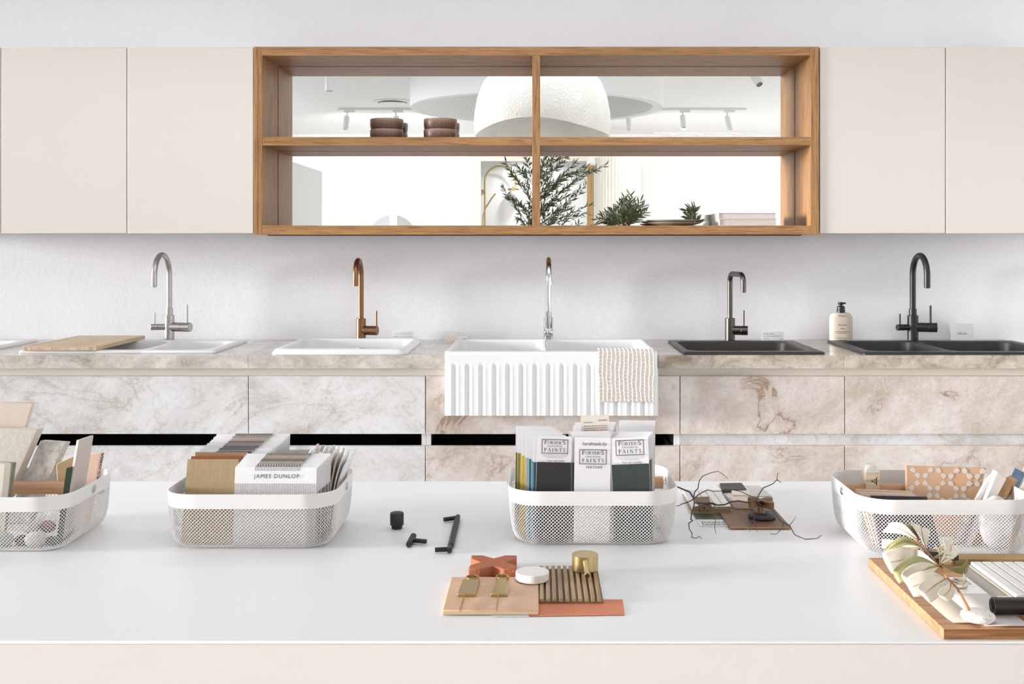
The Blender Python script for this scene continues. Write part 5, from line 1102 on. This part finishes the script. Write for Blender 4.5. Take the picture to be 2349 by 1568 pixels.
pflat('pale pinkish paint card with framed logo header running to the front of the oak board', .5010, .5525, 1.1935, 1.373, z+.0008, pcol('pale_shell', '#ddd5d1'), 1.309)
r = thing('colour_sheet', 'mid grey colour sheet lying under the white bar tile', 'paper', (.59, 1.35, z)); MB().box(.5535, .63, 1.272, 1.421, z, z+.0006).build('sheet', pcol('mid_grey', '#a59d95'), r); MB().box(.5600, .5790, 1.278, 1.300, z+.0006, z+.0009).build('label', M_card, r)
bt2 = thing('bar_tile', 'tile of white glazed bars lying on the oak board', 'tile', (.63, 1.35, z+.001))
MB().box(.5735, .745, 1.281, 1.417, z+.0010, z+.0040).build('backing', mat('grey_mesh', '#9b9486', .8), bt2)
for k in range(12):
    x0 = .5745+k*.0142; MB().box(x0, x0+.0130, 1.282, 1.416, z+.0041, z+.0088).build('bar', M_bar, bt2, bevel=.0012)
tag(MB().box(.560, .75, 1.430, 1.456, z, z+.0075).build('cork_strip', speckle('cork', '#b39668', '#7d6440', 500, .2, .9, .5)), 'coarse cork strip at the back of the oak board', 'cork strip')
pp_ = onz(2276, 1389, z+.0111); ph = thing('black_pipe', 'black metal pipe end lying across the oak board', 'pipe', (pp_.x+.06, pp_.y, z+.0012)); cyl_ax = Vector((1, -.02, 0)).normalized(); rr = .0098; cz = z+.0014+rr
base = Vector((pp_.x, pp_.y, cz)); u_, w_ = frame_of(cyl_ax)
def pr(d, r_): return [base+cyl_ax*d+r_*(math.cos(a)*u_+math.sin(a)*w_) for a in [2*PI*k/40 for k in range(40)]]
rings = [pr(.12, rr), pr(.0008, rr), pr(0, rr-.0006), pr(0, .0080)]
for k in range(8): rings += [pr(.0008+k*.0022, .0080), pr(.0019+k*.0022, .0072)]
rings += [pr(.022, .0070), pr(.05, .0065)]
MB().loft(rings, True, True).build('tube', mat('gunblack_pipe', '#35302e', .35, .6, .05), ph, angle=25)
tag(MB().lathe([(.010, .0), (.0165, .0012), (.0188, .0042), (.0182, .0074), (.0145, .0100), (.008, .0110), (0, .0112)], 40, (.4995, 1.2105, z+.0030)).build('terrazzo_pebble', speckle('pebble_terrazzo', '#efe8e1', '#5b4a41', 420, .2, .6, .1), angle=60), 'white speckled flat terrazzo pebble at the front of the oak board', 'pebble')
bp = thing('black_bracket', 'matt black metal bracket behind the leaf branch', 'bracket', (X(2142, 1.43), 1.43, z))
a0, a1, a2 = X(2125, 1.425), X(2160, 1.425), X(2197, 1.425)
MB().box(a0, a1, 1.418, 1.436, z, Z(1262, 1.425)).build('upright', M_blk, bp, bevel=.0015); MB().box(a1-.002, a2, 1.420, 1.434, Z(1283, 1.425), Z(1270, 1.425)).build('arm', M_blk, bp, bevel=.0015)
# leaf branch
def lf(zx, zy): return (1960+zx/5.06, 1180+zy/5.06)
def Yl(py): return 1.205+(1397-py)/162*.165
def lp(zx, zy, dy=0): px, py = lf(zx, zy); p = at(px, py, Yl(py)+dy); p.z = max(p.z, z+.0012); return p
br = thing('leaf_branch', 'dried leaf branch of cream undersided leaves lying over the oak board', 'branch', tuple(lp(1000, 700).xy)+(z,))
M_stem = mat('ochre_stem', '#b57c48', .7, var=.08); M_lcream = mat('cream_leaf', '#e8e0cf', .75, var=.05, scale=90); M_lgreen = mat('sage_leaf', '#b3b283', .6, var=.1, scale=90); M_lolive = mat('olive_green_leaf', '#8a8350', .6, var=.12, scale=90)
st_ = [(1330, 1100), (1250, 950), (1190, 850), (1110, 770), (1040, 680), (970, 590), (900, 490), (830, 410), (760, 335), (700, 290)]
MB().tube([lp(*p) for p in st_], [.0016-.0008*i/(len(st_)-1) for i in range(len(st_))], 8).build('stem', M_stem, br)
def leaf(b, t, w, mm, lift=.006, bend=0.0, cup=.25, trunc=.0, dy=0, tdy=0):
    B = lp(*b)-Vector((0, .0006, 0)); T = lp(*t, dy+tdy); D = T-B; L = D.length; V = Vector((0, -1, .45)).normalized(); S = D.cross(V).normalized(); N = S.cross(D).normalized()
    if N.y > 0: N = -N
    W = w/5.06*1.35/F
    def f(u, v):
        ww = W*(math.sin(PI*min(v*(.92-.28*trunc)+.02, 1))**.75)*(.35+.85*v); s = u-.5
        return B+D*v+S*(s*ww+bend*math.sin(PI*v)*L)+N*(lift*math.sin(PI*v)+cup*ww*(2*s)**2*.5-.002*v*v+.0009*math.sin(v*7+u*5))
    o = MB().grid(f, 9, 13).build('leaf', mm, br, fix=False, angle=80); s_ = o.modifiers.new('t', 'SOLIDIFY'); s_.thickness = .0004
    mp = [f(.5, k/12)+N*.0003 for k in range(12)]
    MB().tube(mp, [.0006-.0004*k/11 for k in range(12)], 6).build('midrib', M_stem, o)
leaf((740, 310), (600, 95), 150, M_lolive, .004, .05, .2, 0, .012)
leaf((740, 312), (362, 150), 165, M_lcream, .005, .10, .30, .5)
leaf((830, 405), (768, 118), 215, M_lcream, .004, -.04, .12, .9)
leaf((790, 380), (318, 330), 150, M_lcream, .003, -.06, .25, .3, .006)
leaf((800, 400), (360, 440), 120, M_lgreen, .006, .22, .35, .2)
leaf((815, 425), (372, 560), 290, M_lcream, .007, -.04, .18, .5)
leaf((965, 590), (560, 470), 180, M_lcream, .003, .06, .3, .3, .004)
leaf((970, 592), (480, 720), 210, M_lgreen, .006, .12, .30, .4)
leaf((975, 600), (590, 770), 230, M_lcream, .005, .05, .25, .4, .003)
leaf((1050, 735), (640, 850), 260, M_lcream, .008, .03, .22, .4)
leaf((1060, 745), (800, 930), 230, M_lcream, .004, .03, .25, .5, .003)
leaf((865, 405), (1160, 330), 150, M_lcream, .006, .10, .3, .4, .004)
leaf((980, 570), (950, 350), 90, M_lcream, .004, .05, .3, 0)
leaf((985, 570), (1110, 300), 210, M_lcream, .005, .06, .12, .5)
leaf((985, 575), (1330, 510), 110, M_lolive, .007, .28, .25, .0)
leaf((900, 500), (1160, 480), 100, M_lcream, .005, -.05, .3, .2, .004)
leaf((1112, 785), (1030, 955), 150, M_lcream, .004, -.04, .2, .5)
leaf((1112, 765), (1285, 700), 90, M_lcream, .006, .30, .12, .2)
leaf((1150, 735), (1290, 770), 90, M_lcream, .005, .18, .12, .5)
leaf((1195, 850), (1310, 815), 85, M_lcream, .004, .15, .12, .3)
